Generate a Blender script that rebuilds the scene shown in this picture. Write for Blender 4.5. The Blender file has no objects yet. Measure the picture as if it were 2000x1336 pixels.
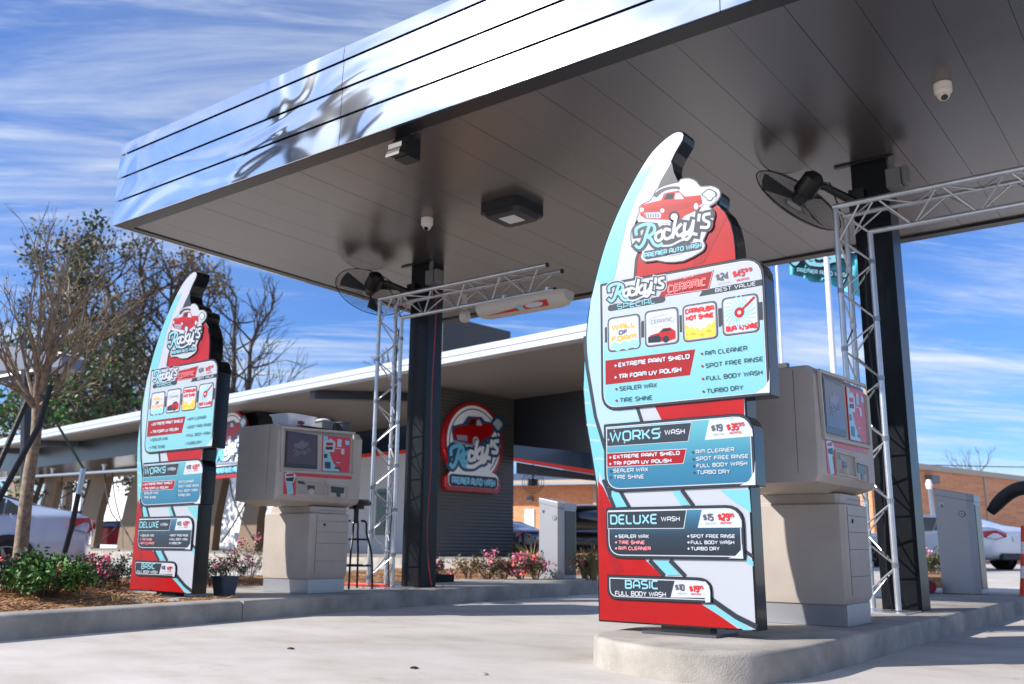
import bpy, math, random
from mathutils import Vector, Matrix
random.seed(7)
R=math.radians
# ------------------------------------------------------------------ camera model (photo is 2000x1336)
F=1822.; H=0.66
YAW,PIT,ROL=R(36.94),R(12.35),R(0.57)
_f=Vector((-math.sin(YAW)*math.cos(PIT),math.cos(YAW)*math.cos(PIT),math.sin(PIT)))
_r=Vector((math.cos(YAW),math.sin(YAW),0)); _u=_r.cross(_f)
CR=math.cos(ROL)*_r+math.sin(ROL)*_u; CU=-math.sin(ROL)*_r+math.cos(ROL)*_u; CF=_f
O=Vector((0,0,H))
def ray(x,y): return CR*((x-1000)/F)-CU*((y-668)/F)+CF
def gz(x,y,z=0): d=ray(x,y); return O+d*((z-H)/d.z)
def gx(x,y,X): d=ray(x,y); return O+d*(X/d.x)
def gy(x,y,Y): d=ray(x,y); return O+d*(Y/d.y)
def px(x,y,D): d=ray(x,y); return O+d*(D/math.hypot(d.x,d.y))      # point on a sight line at D metres over the ground
def pl(x,y,P,a):                                                    # on the upright plane through P along angle a
    n=Vector((-math.sin(a),math.cos(a),0)); d=ray(x,y); return O+d*(n.dot(Vector((P[0],P[1],0))-O)/n.dot(d))
def ground(x,y):
    d=math.hypot(x,y); t=min(1,max(0,(d-14)/10)); return .18*t*t*(3-2*t)
# ------------------------------------------------------------------ materials
MATS={}
def lin(c):
    if isinstance(c,str):
        c=c.lstrip('#'); c=[int(c[i:i+2],16)/255 for i in (0,2,4)]
        c=[(v/12.92 if v<=.04045 else ((v+.055)/1.055)**2.4) for v in c]
    return (c[0],c[1],c[2],1)
def mat(name,col,rough=.5,metal=0,var=0,vscale=8,bump=0,bscale=60,col2=None,stretch=None,spec=None,trans=0,coat=0,alpha=1,detail=6):
    if name in MATS: return MATS[name]
    m=bpy.data.materials.new(name); m.use_nodes=True; nt=m.node_tree; b=nt.nodes['Principled BSDF']
    c=lin(col); b.inputs['Base Color'].default_value=c
    b.inputs['Roughness'].default_value=rough; b.inputs['Metallic'].default_value=metal
    if spec is not None: b.inputs['Specular IOR Level'].default_value=spec
    if trans: b.inputs['Transmission Weight'].default_value=trans
    if coat: b.inputs['Coat Weight'].default_value=coat; b.inputs['Coat Roughness'].default_value=.05
    if alpha<1: b.inputs['Alpha'].default_value=alpha
    if var or bump or col2:
        tc=nt.nodes.new('ShaderNodeTexCoord'); mp=nt.nodes.new('ShaderNodeMapping'); nt.links.new(tc.outputs['Object'],mp.inputs[0])
        if stretch: mp.inputs['Scale'].default_value=stretch
    if var or col2:
        n=nt.nodes.new('ShaderNodeTexNoise'); n.inputs['Scale'].default_value=vscale; n.inputs['Detail'].default_value=detail; n.inputs['Roughness'].default_value=.6
        nt.links.new(mp.outputs[0],n.inputs['Vector'])
        r=nt.nodes.new('ShaderNodeValToRGB'); nt.links.new(n.outputs['Fac'],r.inputs[0])
        c2=lin(col2) if col2 else tuple(v*(1-var) for v in c[:3])+(1,)
        c1=c if col2 else tuple(min(1,v*(1+var*.5)) for v in c[:3])+(1,)
        r.color_ramp.elements[0].position=.36; r.color_ramp.elements[0].color=c2
        r.color_ramp.elements[1].position=.64; r.color_ramp.elements[1].color=c1
        nt.links.new(r.outputs[0],b.inputs['Base Color'])
    if bump:
        n2=nt.nodes.new('ShaderNodeTexNoise'); n2.inputs['Scale'].default_value=bscale; n2.inputs['Detail'].default_value=5
        nt.links.new(mp.outputs[0],n2.inputs['Vector'])
        bp=nt.nodes.new('ShaderNodeBump'); bp.inputs['Strength'].default_value=min(1,bump); bp.inputs['Distance'].default_value=.02
        nt.links.new(n2.outputs['Fac'],bp.inputs['Height']); nt.links.new(bp.outputs[0],b.inputs['Normal'])
    MATS[name]=m; return m
def grad(name,stops,z0,z1,rough=.25):
    """a printed gradient: colours run along the sheet's own height"""
    m=bpy.data.materials.new(name); m.use_nodes=True; nt=m.node_tree; b=nt.nodes['Principled BSDF']
    tc=nt.nodes.new('ShaderNodeTexCoord'); s=nt.nodes.new('ShaderNodeSeparateXYZ'); nt.links.new(tc.outputs['Object'],s.inputs[0])
    mr=nt.nodes.new('ShaderNodeMapRange'); mr.inputs[1].default_value=z0; mr.inputs[2].default_value=z1; nt.links.new(s.outputs['Z'],mr.inputs[0])
    r=nt.nodes.new('ShaderNodeValToRGB'); nt.links.new(mr.outputs[0],r.inputs[0])
    e=r.color_ramp.elements
    while len(e)<len(stops): e.new(.5)
    for i,(p,c) in enumerate(stops): e[i].position=p; e[i].color=lin(c)
    nt.links.new(r.outputs[0],b.inputs['Base Color']); b.inputs['Roughness'].default_value=rough
    MATS[name]=m; return m
# ------------------------------------------------------------------ mesh builder
class MB:
    def __init__(s): s.v=[]; s.f=[]; s.m=[]; s.mats=[]; s.cur=0
    def use(s,m):
        if isinstance(m,str): m=MATS[m]
        if m not in s.mats: s.mats.append(m)
        s.cur=s.mats.index(m); return s
    def face(s,pts):
        i=len(s.v); s.v+= [tuple(p) for p in pts]; s.f.append(tuple(range(i,i+len(pts)))); s.m.append(s.cur)
    def mesh(s,vs,fs):
        i=len(s.v); s.v+=[tuple(p) for p in vs]
        for f in fs: s.f.append(tuple(i+k for k in f)); s.m.append(s.cur)
    def box(s,a,b,M=None):
        x0,y0,z0=a; x1,y1,z1=b
        vs=[Vector(p) for p in((x0,y0,z0),(x1,y0,z0),(x1,y1,z0),(x0,y1,z0),(x0,y0,z1),(x1,y0,z1),(x1,y1,z1),(x0,y1,z1))]
        if M: vs=[M@p for p in vs]
        s.mesh(vs,[(0,3,2,1),(4,5,6,7),(0,1,5,4),(1,2,6,5),(2,3,7,6),(3,0,4,7)])
    def prism(s,bot,top):
        n=len(bot); s.mesh(list(bot)+list(top),[tuple(range(n))[::-1],tuple(range(n,2*n))]+[(i,(i+1)%n,n+(i+1)%n,n+i) for i in range(n)])
    def rings(s,rs,cap=True,closed=False):
        n=len(rs[0]); vs=[p for r in rs for p in r]; fs=[]
        k=len(rs)
        for i in range(k if closed else k-1):
            for j in range(n):
                a=i*n+j; b=i*n+(j+1)%n; i2=(i+1)%k; fs.append((a,b,i2*n+(j+1)%n,i2*n+j))
        if cap and not closed: fs+= [tuple(range(n))[::-1],tuple(range((k-1)*n,k*n))]
        s.mesh(vs,fs)
    def tube(s,pts,r,n=8,cap=True):
        pts=[Vector(p) for p in pts]; rs=[]
        rr=r if isinstance(r,(list,tuple)) else [r]*len(pts)
        up=None
        for i,p in enumerate(pts):
            t=(pts[min(i+1,len(pts)-1)]-pts[max(i-1,0)])
            if t.length<1e-9: t=Vector((0,0,1))
            t.normalize()
            if up is None or abs(up.dot(t))>.98: up=Vector((0,0,1)) if abs(t.z)<.9 else Vector((1,0,0))
            a=t.cross(up).normalized(); b=a.cross(t).normalized(); up=b
            rs.append([p+a*(rr[i]*math.cos(2*math.pi*k/n))+b*(rr[i]*math.sin(2*math.pi*k/n)) for k in range(n)])
        s.rings(rs,cap)
    def lathe(s,c,prof,n=24,axis='z',M=None):
        rs=[]
        for r,h in prof:
            ring=[]
            for k in range(n):
                a=2*math.pi*k/n; p=Vector((r*math.cos(a),r*math.sin(a),h))
                if axis=='y': p=Vector((p.x,p.z,p.y))
                if axis=='x': p=Vector((p.z,p.x,p.y))
                if M: p=M@p
                ring.append(p+Vector(c))
            rs.append(ring)
        s.rings(rs)
    def build(s,name,parent=None,loc=None,smooth=False,bevel=0,seg=2,sub=0):
        L=Vector(loc) if loc is not None else (Vector(parent['_o']) if parent else Vector((0,0,0)))
        me=bpy.data.meshes.new(name); me.from_pydata([tuple(Vector(p)-L) for p in s.v],[],s.f)
        for m in s.mats: me.materials.append(m)
        me.polygons.foreach_set('material_index',s.m)
        if smooth: me.polygons.foreach_set('use_smooth',[True]*len(me.polygons))
        me.update(); o=bpy.data.objects.new(name,me); bpy.context.scene.collection.objects.link(o)
        if parent is not None: o.parent=parent
        else: o.location=L
        o['_o']=tuple(L)
        if smooth and smooth!='all':
            me.set_sharp_from_angle(angle=R(40))
        if bevel:
            b=o.modifiers.new('bevel','BEVEL'); b.width=bevel; b.segments=seg; b.limit_method='ANGLE'; b.angle_limit=R(40)
        if sub:
            b=o.modifiers.new('sub','SUBSURF'); b.levels=sub; b.render_levels=sub
        return o
def tag(o,label=None,cat=None,group=None,kind=None):
    if label: o['label']=label
    if cat: o['category']=cat
    if group: o['group']=group
    if kind: o['kind']=kind
    return o
def thing(name,label,cat,loc,group=None):
    o=bpy.data.objects.new(name,None); o.empty_display_size=.1; bpy.context.scene.collection.objects.link(o)
    o.location=loc; o['_o']=tuple(loc)
    return tag(o,label,cat,group)
def dup(root,loc,label,rotz=0,group=None):
    r=root.copy(); bpy.context.scene.collection.objects.link(r); r.location=loc; r.rotation_euler=(0,0,rotz)
    r['label']=label
    if group: r['group']=group
    for c in list(root.children):
        k=c.copy(); bpy.context.scene.collection.objects.link(k); k.parent=r
        for g in list(c.children):
            q=g.copy(); bpy.context.scene.collection.objects.link(q); q.parent=k
    return r
def smooth_pts(P,n=6,closed=False):
    P=[Vector(p) for p in P]; out=[]; N=len(P)
    rng=range(N) if closed else range(N-1)
    for i in rng:
        a=P[(i-1)%N] if closed or i>0 else P[i]; b=P[i]; c=P[(i+1)%N]; d=P[(i+2)%N] if closed or i+2<N else c
        for k in range(n):
            t=k/n; out.append(.5*((2*b)+(c-a)*t+(2*a-5*b+4*c-d)*t*t+(3*b-a-3*c+d)*t**3))
    if not closed: out.append(P[-1])
    return out
# ------------------------------------------------------------------ flat lettering: stroke ribbons laid on a sheet
def ribbon(m,Q,pts,w,closed=False,cap=0):
    """mitred band along pts (2D) mapped by Q(u,v)"""
    P=[Vector((p[0],p[1])) for p in pts]; n=len(P); L=[];Rr=[]
    for i in range(n):
        a=P[i-1] if (i>0 or closed) else None; b=P[(i+1)%n] if (i<n-1 or closed) else None
        d1=(P[i]-a).normalized() if a is not None else None; d2=(b-P[i]).normalized() if b is not None else None
        if d1 is None: d1=d2
        if d2 is None: d2=d1
        n1=Vector((-d1.y,d1.x)); n2=Vector((-d2.y,d2.x)); mm=(n1+n2)
        if mm.length<.3: mm=n1
        mm.normalize(); k=min(1.8,1/max(.4,mm.dot(n1)))
        p=P[i]
        if not closed and cap:
            if i==0: p=p-d1*cap*w/2
            if i==n-1: p=p+d2*cap*w/2
        L.append(p+mm*(w/2*k)); Rr.append(p-mm*(w/2*k))
    nv=None
    for i in range(n if closed else n-1):
        j=(i+1)%n; f=[Q(*Rr[i]),Q(*Rr[j]),Q(*L[j]),Q(*L[i])]
        if nv is None:
            nv=(f[1]-f[0]).cross(f[3]-f[0])
            if nv.length<1e-12: nv=(f[2]-f[0]).cross(f[3]-f[0])
            nv.normalize()
            if nv.dot(O-f[0])<0: nv=-nv
            nv=nv*8e-6
        m.face([p+nv*i for p in f])
def disc(m,Q,c,r,n=24,ry=None):
    ry=ry or r; m.face([Q(c[0]+r*math.cos(2*math.pi*k/n),c[1]+ry*math.sin(2*math.pi*k/n)) for k in range(n)])
G={ # techno capitals: width, strokes
'A':(.8,[[(0,0),(0,.7),(.2,1),(.6,1),(.8,.7),(.8,0)],[(.0,.36),(.8,.36)]]),
'B':(.8,[[(0,0),(0,1),(.62,1),(.75,.88),(.75,.64),(.62,.52)],[(0,.52),(.65,.52),(.8,.4),(.8,.12),(.66,0),(0,0)]]),
'C':(.75,[[(.75,1),(.18,1),(0,.82),(0,.18),(.18,0),(.75,0)]]),
'D':(.8,[[(0,0),(0,1),(.6,1),(.8,.8),(.8,.2),(.6,0),(0,0)]]),
'E':(.7,[[(.7,1),(.15,1),(0,.85),(0,.15),(.15,0),(.7,0)],[(0,.5),(.62,.5)]]),
'F':(.68,[[(.68,1),(.15,1),(0,.85),(0,0)],[(0,.48),(.6,.48)]]),
'G':(.78,[[(.78,1),(.18,1),(0,.82),(0,.18),(.18,0),(.78,0),(.78,.46),(.42,.46)]]),
'H':(.78,[[(0,0),(0,1)],[(.78,0),(.78,1)],[(0,.5),(.78,.5)]]),
'I':(.02,[[(0,0),(0,1)]]),
'K':(.75,[[(0,0),(0,1)],[(.72,1),(.3,.52),(.02,.52)],[(.32,.5),(.75,0)]]),
'L':(.66,[[(0,1),(0,.15),(.15,0),(.66,0)]]),
'M':(1.0,[[(0,0),(0,.85),(.15,1),(.85,1),(1.0,.85),(1.0,0)],[(.5,.98),(.5,.2)]]),
'N':(.8,[[(0,0),(0,1),(.12,1),(.68,0),(.8,0),(.8,1)]]),
'O':(.84,[[(.18,1),(0,.82),(0,.18),(.18,0),(.66,0),(.84,.18),(.84,.82),(.66,1)],'c']),
'P':(.78,[[(0,0),(0,1),(.62,1),(.78,.86),(.78,.5),(.62,.36),(.02,.36)]]),
'R':(.8,[[(0,0),(0,1),(.62,1),(.78,.86),(.78,.54),(.62,.4),(.02,.4)],[(.45,.4),(.8,0)]]),
'S':(.76,[[(.74,1),(.16,1),(0,.86),(0,.64),(.14,.52),(.6,.5),(.76,.36),(.76,.14),(.6,0),(.02,0)]]),
'T':(.8,[[(0,1),(.8,1)],[(.4,.98),(.4,0)]]),
'U':(.8,[[(0,1),(0,.18),(.18,0),(.62,0),(.8,.18),(.8,1)]]),
'V':(.86,[[(0,1),(.43,0),(.86,1)]]),
'W':(1.2,[[(0,1),(.28,0),(.6,.9),(.92,0),(1.2,1)]]),
'X':(.8,[[(0,0),(.8,1)],[(0,1),(.36,.55)],[(.44,.45),(.8,0)]]),
'Y':(.8,[[(0,1),(.4,.5),(.8,1)],[(.4,.5),(.4,0)]]),
'0':(.6,[[(.14,1),(0,.86),(0,.14),(.14,0),(.46,0),(.6,.14),(.6,.86),(.46,1)],'c']),
'1':(.25,[[(0,.78),(.22,1),(.22,0)]]),
'2':(.6,[[(0,.85),(.14,1),(.46,1),(.6,.86),(.6,.62),(0,.12),(0,0),(.6,0)]]),
'3':(.6,[[(0,1),(.46,1),(.6,.86),(.6,.64),(.46,.52),(.15,.52)],[(.48,.5),(.6,.38),(.6,.14),(.46,0),(0,0)]]),
'4':(.62,[[(.46,0),(.46,1),(0,.32),(0,.24),(.62,.24)]]),
'5':(.6,[[(.58,1),(.04,1),(.02,.58),(.44,.58),(.6,.44),(.6,.14),(.44,0),(0,0)]]),
'9':(.6,[[(.6,.5),(.14,.48),(0,.6),(0,.88),(.14,1),(.46,1),(.6,.86),(.6,.14),(.46,0),(.05,0)]]),
'$':(.55,[[(.55,.82),(.1,.82),(0,.72),(0,.6),(.1,.52),(.45,.5),(.55,.4),(.55,.28),(.45,.18),(0,.18)],[(.28,1),(.28,.84)],[(.28,.16),(.28,0)]]),
"'":(.05,[[(.05,1),(0,.75)]]),
}
def text(m,Q,s,p0,p1,h,wt=.17,gap=.3,slant=0):
    """lay the words s from p0 to p1 (2D), capital height h"""
    adv=[];x=0
    for ch in s:
        if ch==' ': x+=.55; continue
        g=G[ch]; adv.append((ch,x)); x+=g[0]+gap
    W=x-gap; d=Vector((p1[0]-p0[0],p1[1]-p0[1]))/W; k=0
    for ch,x0 in adv:
        g=G[ch]; st=g[1]; cl='c' in st
        for s_ in st:
            if s_=='c': continue
            k+=1
            def q(u,v,k=k): return Q(u,v,k*2e-5)
            P=[(p0[0]+d.x*(x0+a+slant*b),p0[1]+d.y*(x0+a+slant*b)+h*(wt/2+b*(1-wt))) for a,b in s_]
            ribbon(m,q,P,h*wt,closed=cl)
# ------------------------------------------------------------------ palette
mat('sign_black','#0b0c0f',.14,coat=.15,spec=.35); mat('sign_white','#a6a9b0',.3,spec=.35); mat('sign_teal','#6aabb4',.3,spec=.35); mat('sign_pale','#97b0b8',.3,spec=.35)
mat('sign_red','#a8080c',.3,spec=.3,col2='#900508',vscale=1.3); mat('sign_red_dark','#8d0a10',.3,spec=.3); mat('sign_slate','#252c36',.35,spec=.3); mat('ink_dark','#1d3b46',.3); mat('ink_grey','#4b4d52',.3)
mat('ink_lightgrey','#a9adb3',.3); mat('ink_white','#b4b7be',.2); mat('ink_teal','#7fb5c0',.2); mat('ink_red','#b81a14',.25); mat('ink_pink','#e98f8f',.3); mat('ink_orange','#f2961e',.3)
mat('ink_yellow','#f8c23a',.3,col2='#f09a1c',vscale=14); mat('ink_blue','#7fc3e2',.3); mat('ink_rose','#d98084',.3); mat('chrome_print','#8d97a6',.3); mat('glass_print','#20262e',.2)
mat('rim_grey','#5c626b',.3)
YS=5.188; SL=(-2.675,YS+.07,.16)                                   # the near sign's face plane and foot
def S(x,y): p=gy(x,y,YS); return (p.x,p.z)
def zm(k,x,y):                                                      # reads off the enlarged thirds of the sign
    return S(1120+.2844*x,(0,240,600,940)[k]+.2844*y)
def Zs(k,L): return [zm(k,x,y) for x,y in L]
_qc=[0]
def QS(layer):
    _qc[0]=(_qc[0]+1)%36; o=_qc[0]*2.2e-5                              # every sheet of film lies a hair above the last
    def q(u,v,e=0): return Vector((u,YS-layer*.001-o-e*.3,v))
    return q
def inset(P,d):
    n=len(P); A=sum(P[i][0]*P[(i+1)%n][1]-P[(i+1)%n][0]*P[i][1] for i in range(n)); s=1 if A>0 else -1; out=[]
    for i in range(n):
        a=Vector(P[i-1]);b=Vector(P[i]);c=Vector(P[(i+1)%n]); d1=(b-a).normalized(); d2=(c-b).normalized()
        n1=Vector((-d1.y,d1.x))*s; n2=Vector((-d2.y,d2.x))*s; mm=(n1+n2).normalized(); k=min(2,1/max(.4,mm.dot(n1)))
        p=b+mm*d*k; out.append((p.x,p.y))
    return out
def rnd(P,r,n=5):
    """round the corners of a polygon; r may be one radius per corner"""
    out=[];N=len(P)
    for i in range(N):
        rr=r[i] if isinstance(r,(list,tuple)) else r
        b=Vector(P[i]); a=Vector(P[i-1]); c=Vector(P[(i+1)%N])
        if rr<=0: out.append((b.x,b.y)); continue
        p=b+(a-b).normalized()*min(rr,(a-b).length*.49); q=b+(c-b).normalized()*min(rr,(c-b).length*.49)
        for k in range(n+1):
            t=k/n; v=p*(1-t)**2+b*2*t*(1-t)+q*t*t; out.append((v.x,v.y))
    return out
def slab(m,P,y0,y1,mt):
    m.use(mt); m.prism([(u,y0,v) for u,v in P],[(u,y1,v) for u,v in P])
def sheet(m,P,layer,mt): m.use(mt); q=QS(layer); m.face([q(u,v) for u,v in P])
# ------------------------------------------------------------------ the shop's emblem (car and script lettering; the animal driver is left out)
def ell(cx,cy,r,n=14,ry=None): return [(cx+r*math.cos(2*math.pi*k/n),cy+(ry or r)*math.sin(2*math.pi*k/n)) for k in range(n)]
SCRIPT=[ # centre lines read off the enlargement
 [(440,768),(440,735),(470,712),(520,700),(560,712),(566,745),(540,775),(515,785),(540,800),(560,835),(590,850),(612,838)],
 [(528,715),(510,770),(490,830),(462,862),(440,850)],
 [(612,745),(580,765),(572,795),(590,815),(615,800),(622,765),(612,745)],
 [(668,740),(640,735),(628,770),(640,800),(668,795),(690,775)],
 [(712,660),(700,720),(690,790)],[(745,705),(712,745),(730,780),(760,765)],
 [(775,700),(770,745),(790,760),(818,725),(832,680)],[(832,685),(820,760),(790,805),(760,790),(800,765),(850,770)],
 [(872,640),(868,672)],
 [(940,630),(905,640),(905,672),(938,690),(928,722),(888,722)],
 [(620,850),(680,845),(740,815),(790,800)]]
def logo_shapes():
    D={}
    D['halo']=[(560,505),(575,470),(630,440),(700,420),(730,415),(745,395),(800,388),(850,410),(880,445),(950,440),(1005,465),(1010,510),(975,555),(940,575),(945,590),(968,612),(970,650),(955,700),(925,745),(905,790),(895,815),(908,840),(900,870),(870,895),(760,950),(640,958),(580,945),(500,955),(470,925),(480,890),(425,870),(405,800),(412,735),(440,700),(455,690),(445,660),(462,620),(462,585),(490,562),(530,545)]
    D['arc']=smooth_pts([(556,500),(590,470),(640,448),(700,440),(735,445),(735,462),(700,458),(650,466),(610,486),(580,515)],3,True)
    D['car']=[(465,590),(478,568),(560,548),(612,535),(628,492),(650,484),(730,470),(745,486),(775,512),(850,505),(880,500),(892,545),(885,580),(850,604),(770,640),(740,672),(640,668),(500,662),(468,640)]
    D['glass']=[(628,532),(650,492),(700,486),(692,528)]; D['seat']=[(702,530),(708,488),(735,484),(760,512),(765,528)]
    D['grille']=[(493,622),(598,618),(612,632),(606,660),(505,658)]
    D['bumper']=[(458,664),(520,668),(640,682),(690,668),(705,676),(660,694),(560,690),(470,684)]
    D['cloud']=smooth_pts([(885,500),(905,478),(930,458),(955,462),(985,480),(992,505),(970,520),(955,542),(930,540),(915,520)],3,True)
    return D
def logo(m,Q,L0=2,stars=True,wide=1.0):
    """Q(u,v,layer) ; u,v in enlargement units"""
    D=logo_shapes(); lay=[L0]
    def put(P,mt,l): m.use(mt); m.face([Q(x,y,l) for x,y in [(p[0],p[1]) for p in P]][::-1])
    def st(P,w,mt,l):
        m.use(mt); P=smooth_pts([Vector((a,b)) for a,b in P],3) if len(P)>2 else [Vector(p) for p in P]
        ribbon(m,lambda u,v,e=0:Q(u,v,l),[(p.x,p.y) for p in P][::-1],w,cap=1)
    put(smooth_pts([Vector(p) for p in D['halo']],2,True),'sign_white',0)
    put(D['arc'],'sign_slate',1)
    # dark body of the lettering
    for i,s in enumerate(SCRIPT): st(s,58,'sign_slate',1.2+i*.06)
    put(ell(930,505,62),'sign_white',2)
    put(ell(700,650,44),'sign_slate',2.1); put(ell(852,578,30,12,36),'sign_slate',2.1)
    put(D['car'],'sign_red',2.3); put([(470,600),(610,575),(760,560),(885,530),(890,548),(760,600),(640,640),(615,600),(470,618)],'sign_red_dark',2.45)
    put(D['glass'],'glass_print',2.5); put(D['seat'],'ink_white',2.5)
    put(D['grille'],'chrome_print',2.6); put(D['bumper'],'ink_white',2.6)
    for k in range(6): put([(500+k*17,628),(506+k*17,628),(510+k*17,654),(504+k*17,654)],'sign_slate',2.75)
    for c in((478,602),(618,607)): put(ell(c[0],c[1],15),'ink_white',2.6); put(ell(c[0],c[1],8),'chrome_print',2.75)
    put(ell(700,650,38),'glass_print',2.6); put(ell(700,650,25),'ink_white',2.75); put(ell(700,650,9,8),'chrome_print',2.9)
    put(ell(850,578,16,12,24),'ink_white',2.6)
    put([(870,575),(905,553),(900,568),(876,584)],'ink_white',2.65)
    put(D['cloud'],'sign_slate',2.65); put([((x-938)*.82+938,(y-500)*.82+500) for x,y in [(p[0],p[1]) for p in D['cloud']]],'ink_white',2.8)
    for i,s in enumerate(SCRIPT): st(s,21 if i<10 else 14,'ink_teal' if i in(0,1) else 'ink_white',3.2+i*.05)
    # name bar
    bar=[(492,900),(500,885),(870,822),(888,830),(888,860),(875,872),(510,940),(490,930)]
    put(bar,'sign_slate',3.1); put([(640,908),(760,892),(740,905),(660,918)],'ink_white',3.1)
    m.use('ink_teal'); text(m,lambda u,v,e=0:Q(u,v,3.4+e*4000*.02) ,'PREMIER AUTO WASH',(498,932),(884,860),-34,.2)
# ------------------------------------------------------------------ menu sign
def make_sign():
    t=thing('menu_sign','tall curved wash menu board nearer the camera, on the rounded nose of the right island','menu sign',SL,'wash menu signs')
    body=[S(1169,1215),S(1166,1040),S(1165,955),S(1153,880),S(1143,820),S(1139,770),S(1139,720),S(1143,660),S(1150,600),S(1163,540),S(1180,480),S(1203,420),S(1235,355),S(1265,305),S(1290,277),S(1312,260),S(1325,255),S(1335,257),S(1338,264),S(1335,275),S(1322,297),S(1313.5,315),S(1312,328),S(1316,344),S(1325.5,357),
      S(1336,351),S(1347.5,349.5),S(1361.7,356.6),S(1370,366.6),S(1390,365),S(1404.4,372),S(1407,382),S(1404,399),S(1418.6,413.5),S(1430,436),S(1435.7,459),S(1438.5,481.7),S(1440,506)]
    body=body[:2]+[(p.x,p.y) for p in smooth_pts([Vector(p) for p in body[2:18]],3)]+body[18:24]+[(p.x,p.y) for p in smooth_pts([Vector(p) for p in body[24:33]],2)]+body[33:]
    body=[(min(p[0],-2.18),p[1]) for p in body]
    rx=S(1480,1234)[0]; body+= [(rx-.005,2.2),(rx-.008,1.2),(rx,.206)]
    body[0]=(body[0][0],.206)
    m=MB(); slab(m,body,YS,YS+.15,'sign_black'); m.build('cabinet',t,bevel=.006)
    # printed face, all flat art of the body in one part
    m=MB(); face=inset(body,.011); sheet(m,face,1,'sign_white')
    L=[(p[0],p[1]) for p in face]
    # turquoise edge band
    band=[f for f in face if f[0]<S(1250,0)[0] and f[1]<3.13 and f[1]>.95 and f[0]<-2.6]
    inner=Zs(1,[(250,1130),(285,1050),(320,880),(365,690),(430,520),(478,430),(510,360),(545,290)])
    band=sorted(band,key=lambda p:p[1])
    sheet(m,band+inner[::-1]+[],2,'sign_teal')
    pale=Zs(2,[(118,-40),(160,-190),(192,-150),(215,560),(250,650),(330,705),(440,705),(480,800),(225,800),(222,980),(190,880),(150,750),(110,500),(85,310)]); sheet(m,pale,2,'sign_pale')
    low=Zs(2,[(84,320),(96,300),(150,760),(210,960),(262,1100),(300,1200),(345,1336),(250,1336),(180,1130),(130,930),(90,760),(72,560)]); sheet(m,low,3,'sign_teal')
    for k,(y,w) in enumerate(((560,16),(650,16),(800,18),(905,16),(1030,18))):
        xs=[(80,y),(106+(y-560)*.17,y+6),(106+(y-560)*.17,y+6+w),(82,y+w)] if y<700 else [(92+(y-800)*.24,y),(158+(y-800)*.25,y+6),(162+(y-800)*.25,y+6+w),(96+(y-800)*.24,y+w)]
        sheet(m,Zs(2,xs),4,'sign_pale')
    m.use('sign_slate'); q=QS(5)
    ribbon(m,q,Zs(2,[(80,200),(84,310),(96,420),(120,560),(152,750),(215,960),(260,1080)])+Zs(3,[(252,110),(285,180)]),.022)
    sheet(m,Zs(1,[(676,268),(690,340),(722,412),(700,440),(560,500),(600,400)]),3,'sign_slate')
    red=[(a,b) for a,b in face if b>2.40 and a>S(1400,0)[0]-.1 and b<2.86 and a>-2.5]
    red=Zs(1,[(430,1090),(445,890),(560,560),(960,560),(1000,572)])+[(a-.012,b) for a,b in (S(1404,401),S(1418.6,413.5),S(1430,436),S(1435.7,459),S(1438.5,481.7),S(1440,500))]+[(-2.197,2.39)]
    sheet(m,red,3,'sign_red'); m.use('sign_slate'); ribbon(m,QS(5),Zs(1,[(452,880),(432,940),(420,1090)]),.016)
    sheet(m,Zs(1,[(960,690),(1060,640),(900,960),(820,980)]),4,'sign_red_dark')
    sheet(m,Zs(2,[(560,680),(1172,620),(1172,745),(610,780)]),3,'sign_red'); m.use('sign_slate'); ribbon(m,QS(5),Zs(2,[(440,690),(475,800)]),.02)
    rd=Zs(3,[(172,0),(205,40),(270,180),(390,400),(500,545),(600,640),(740,740),(890,850),(1000,920),(1140,1018)])
    bl=[p for p in face if p[1]<1.0 and p[0]<-2.9]; bl=sorted(bl,key=lambda p:p[1])
    sheet(m,bl+[Zs(3,[(170,-40)])[0]]+rd+[(rx-.13,.216)],3,'sign_red')
    sheet(m,Zs(3,[(190,120),(230,300),(300,520),(350,620),(290,640),(200,400),(180,200)]),4,'sign_red_dark')
    for P in([(225,60),(330,80),(370,175),(292,180)],[(555,545),(645,545),(735,645),(645,645)],[(895,850),(960,848),(1235,1022),(1170,1022)],[(680,72),(728,72),(800,165),(740,165)],[(1010,62),(1210,58),(1222,215),(1110,145)],[(1188,520),(1236,548),(1238,585),(1190,560)]):
        sheet(m,Zs(3,P),4,'sign_teal')
    m.use('sign_slate')
    for P,w in(([(205,-10),(285,180)],.022),([(318,60),(385,178)],.022),([(745,60),(825,168)],.024),([(525,542),(625,648)],.026),([(665,542),(770,652)],.026),([(940,805),(1120,930),(1262,1000)],.03),([(1180,480),(1236,518)],.02)):
        ribbon(m,QS(5),Zs(3,P),w)
    m.build('printed_face',t)
    # emblem plate on top
    def QL(x,y,l): u,v=zm(1,x,y); return Vector((u,YS-.014-l*.0009,v))
    hal=[zm(1,p.x,p.y) for p in smooth_pts([Vector(p) for p in logo_shapes()['halo']],2,True)]
    m=MB(); slab(m,inset(hal,-.008),YS-.0125,YS-.002,'sign_slate'); logo(m,QL); m.build('emblem',t)
    # ---------------- boxes for each wash
    def panel(name,P,r,mt,dep=.13):
        def ri(d): return rnd(inset(P,d),[max(.002,q-d) for q in r])
        m=MB(); slab(m,rnd(P,r),YS-.012,YS+dep,'sign_black')
        sheet(m,ri(.004),13,'sign_slate'); sheet(m,ri(.018),14,'ink_white'); sheet(m,ri(.024),15,mt)
        return m
    def W(m,k,s,a,b,h,mt,wt=.17,sl=0,lay=19):
        p0=zm(k,*a);p1=zm(k,*b); m.use(mt); text(m,QS(lay),s,p0,p1,zm(k,a[0],a[1]-h)[1]-p0[1],wt,slant=sl)
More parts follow.
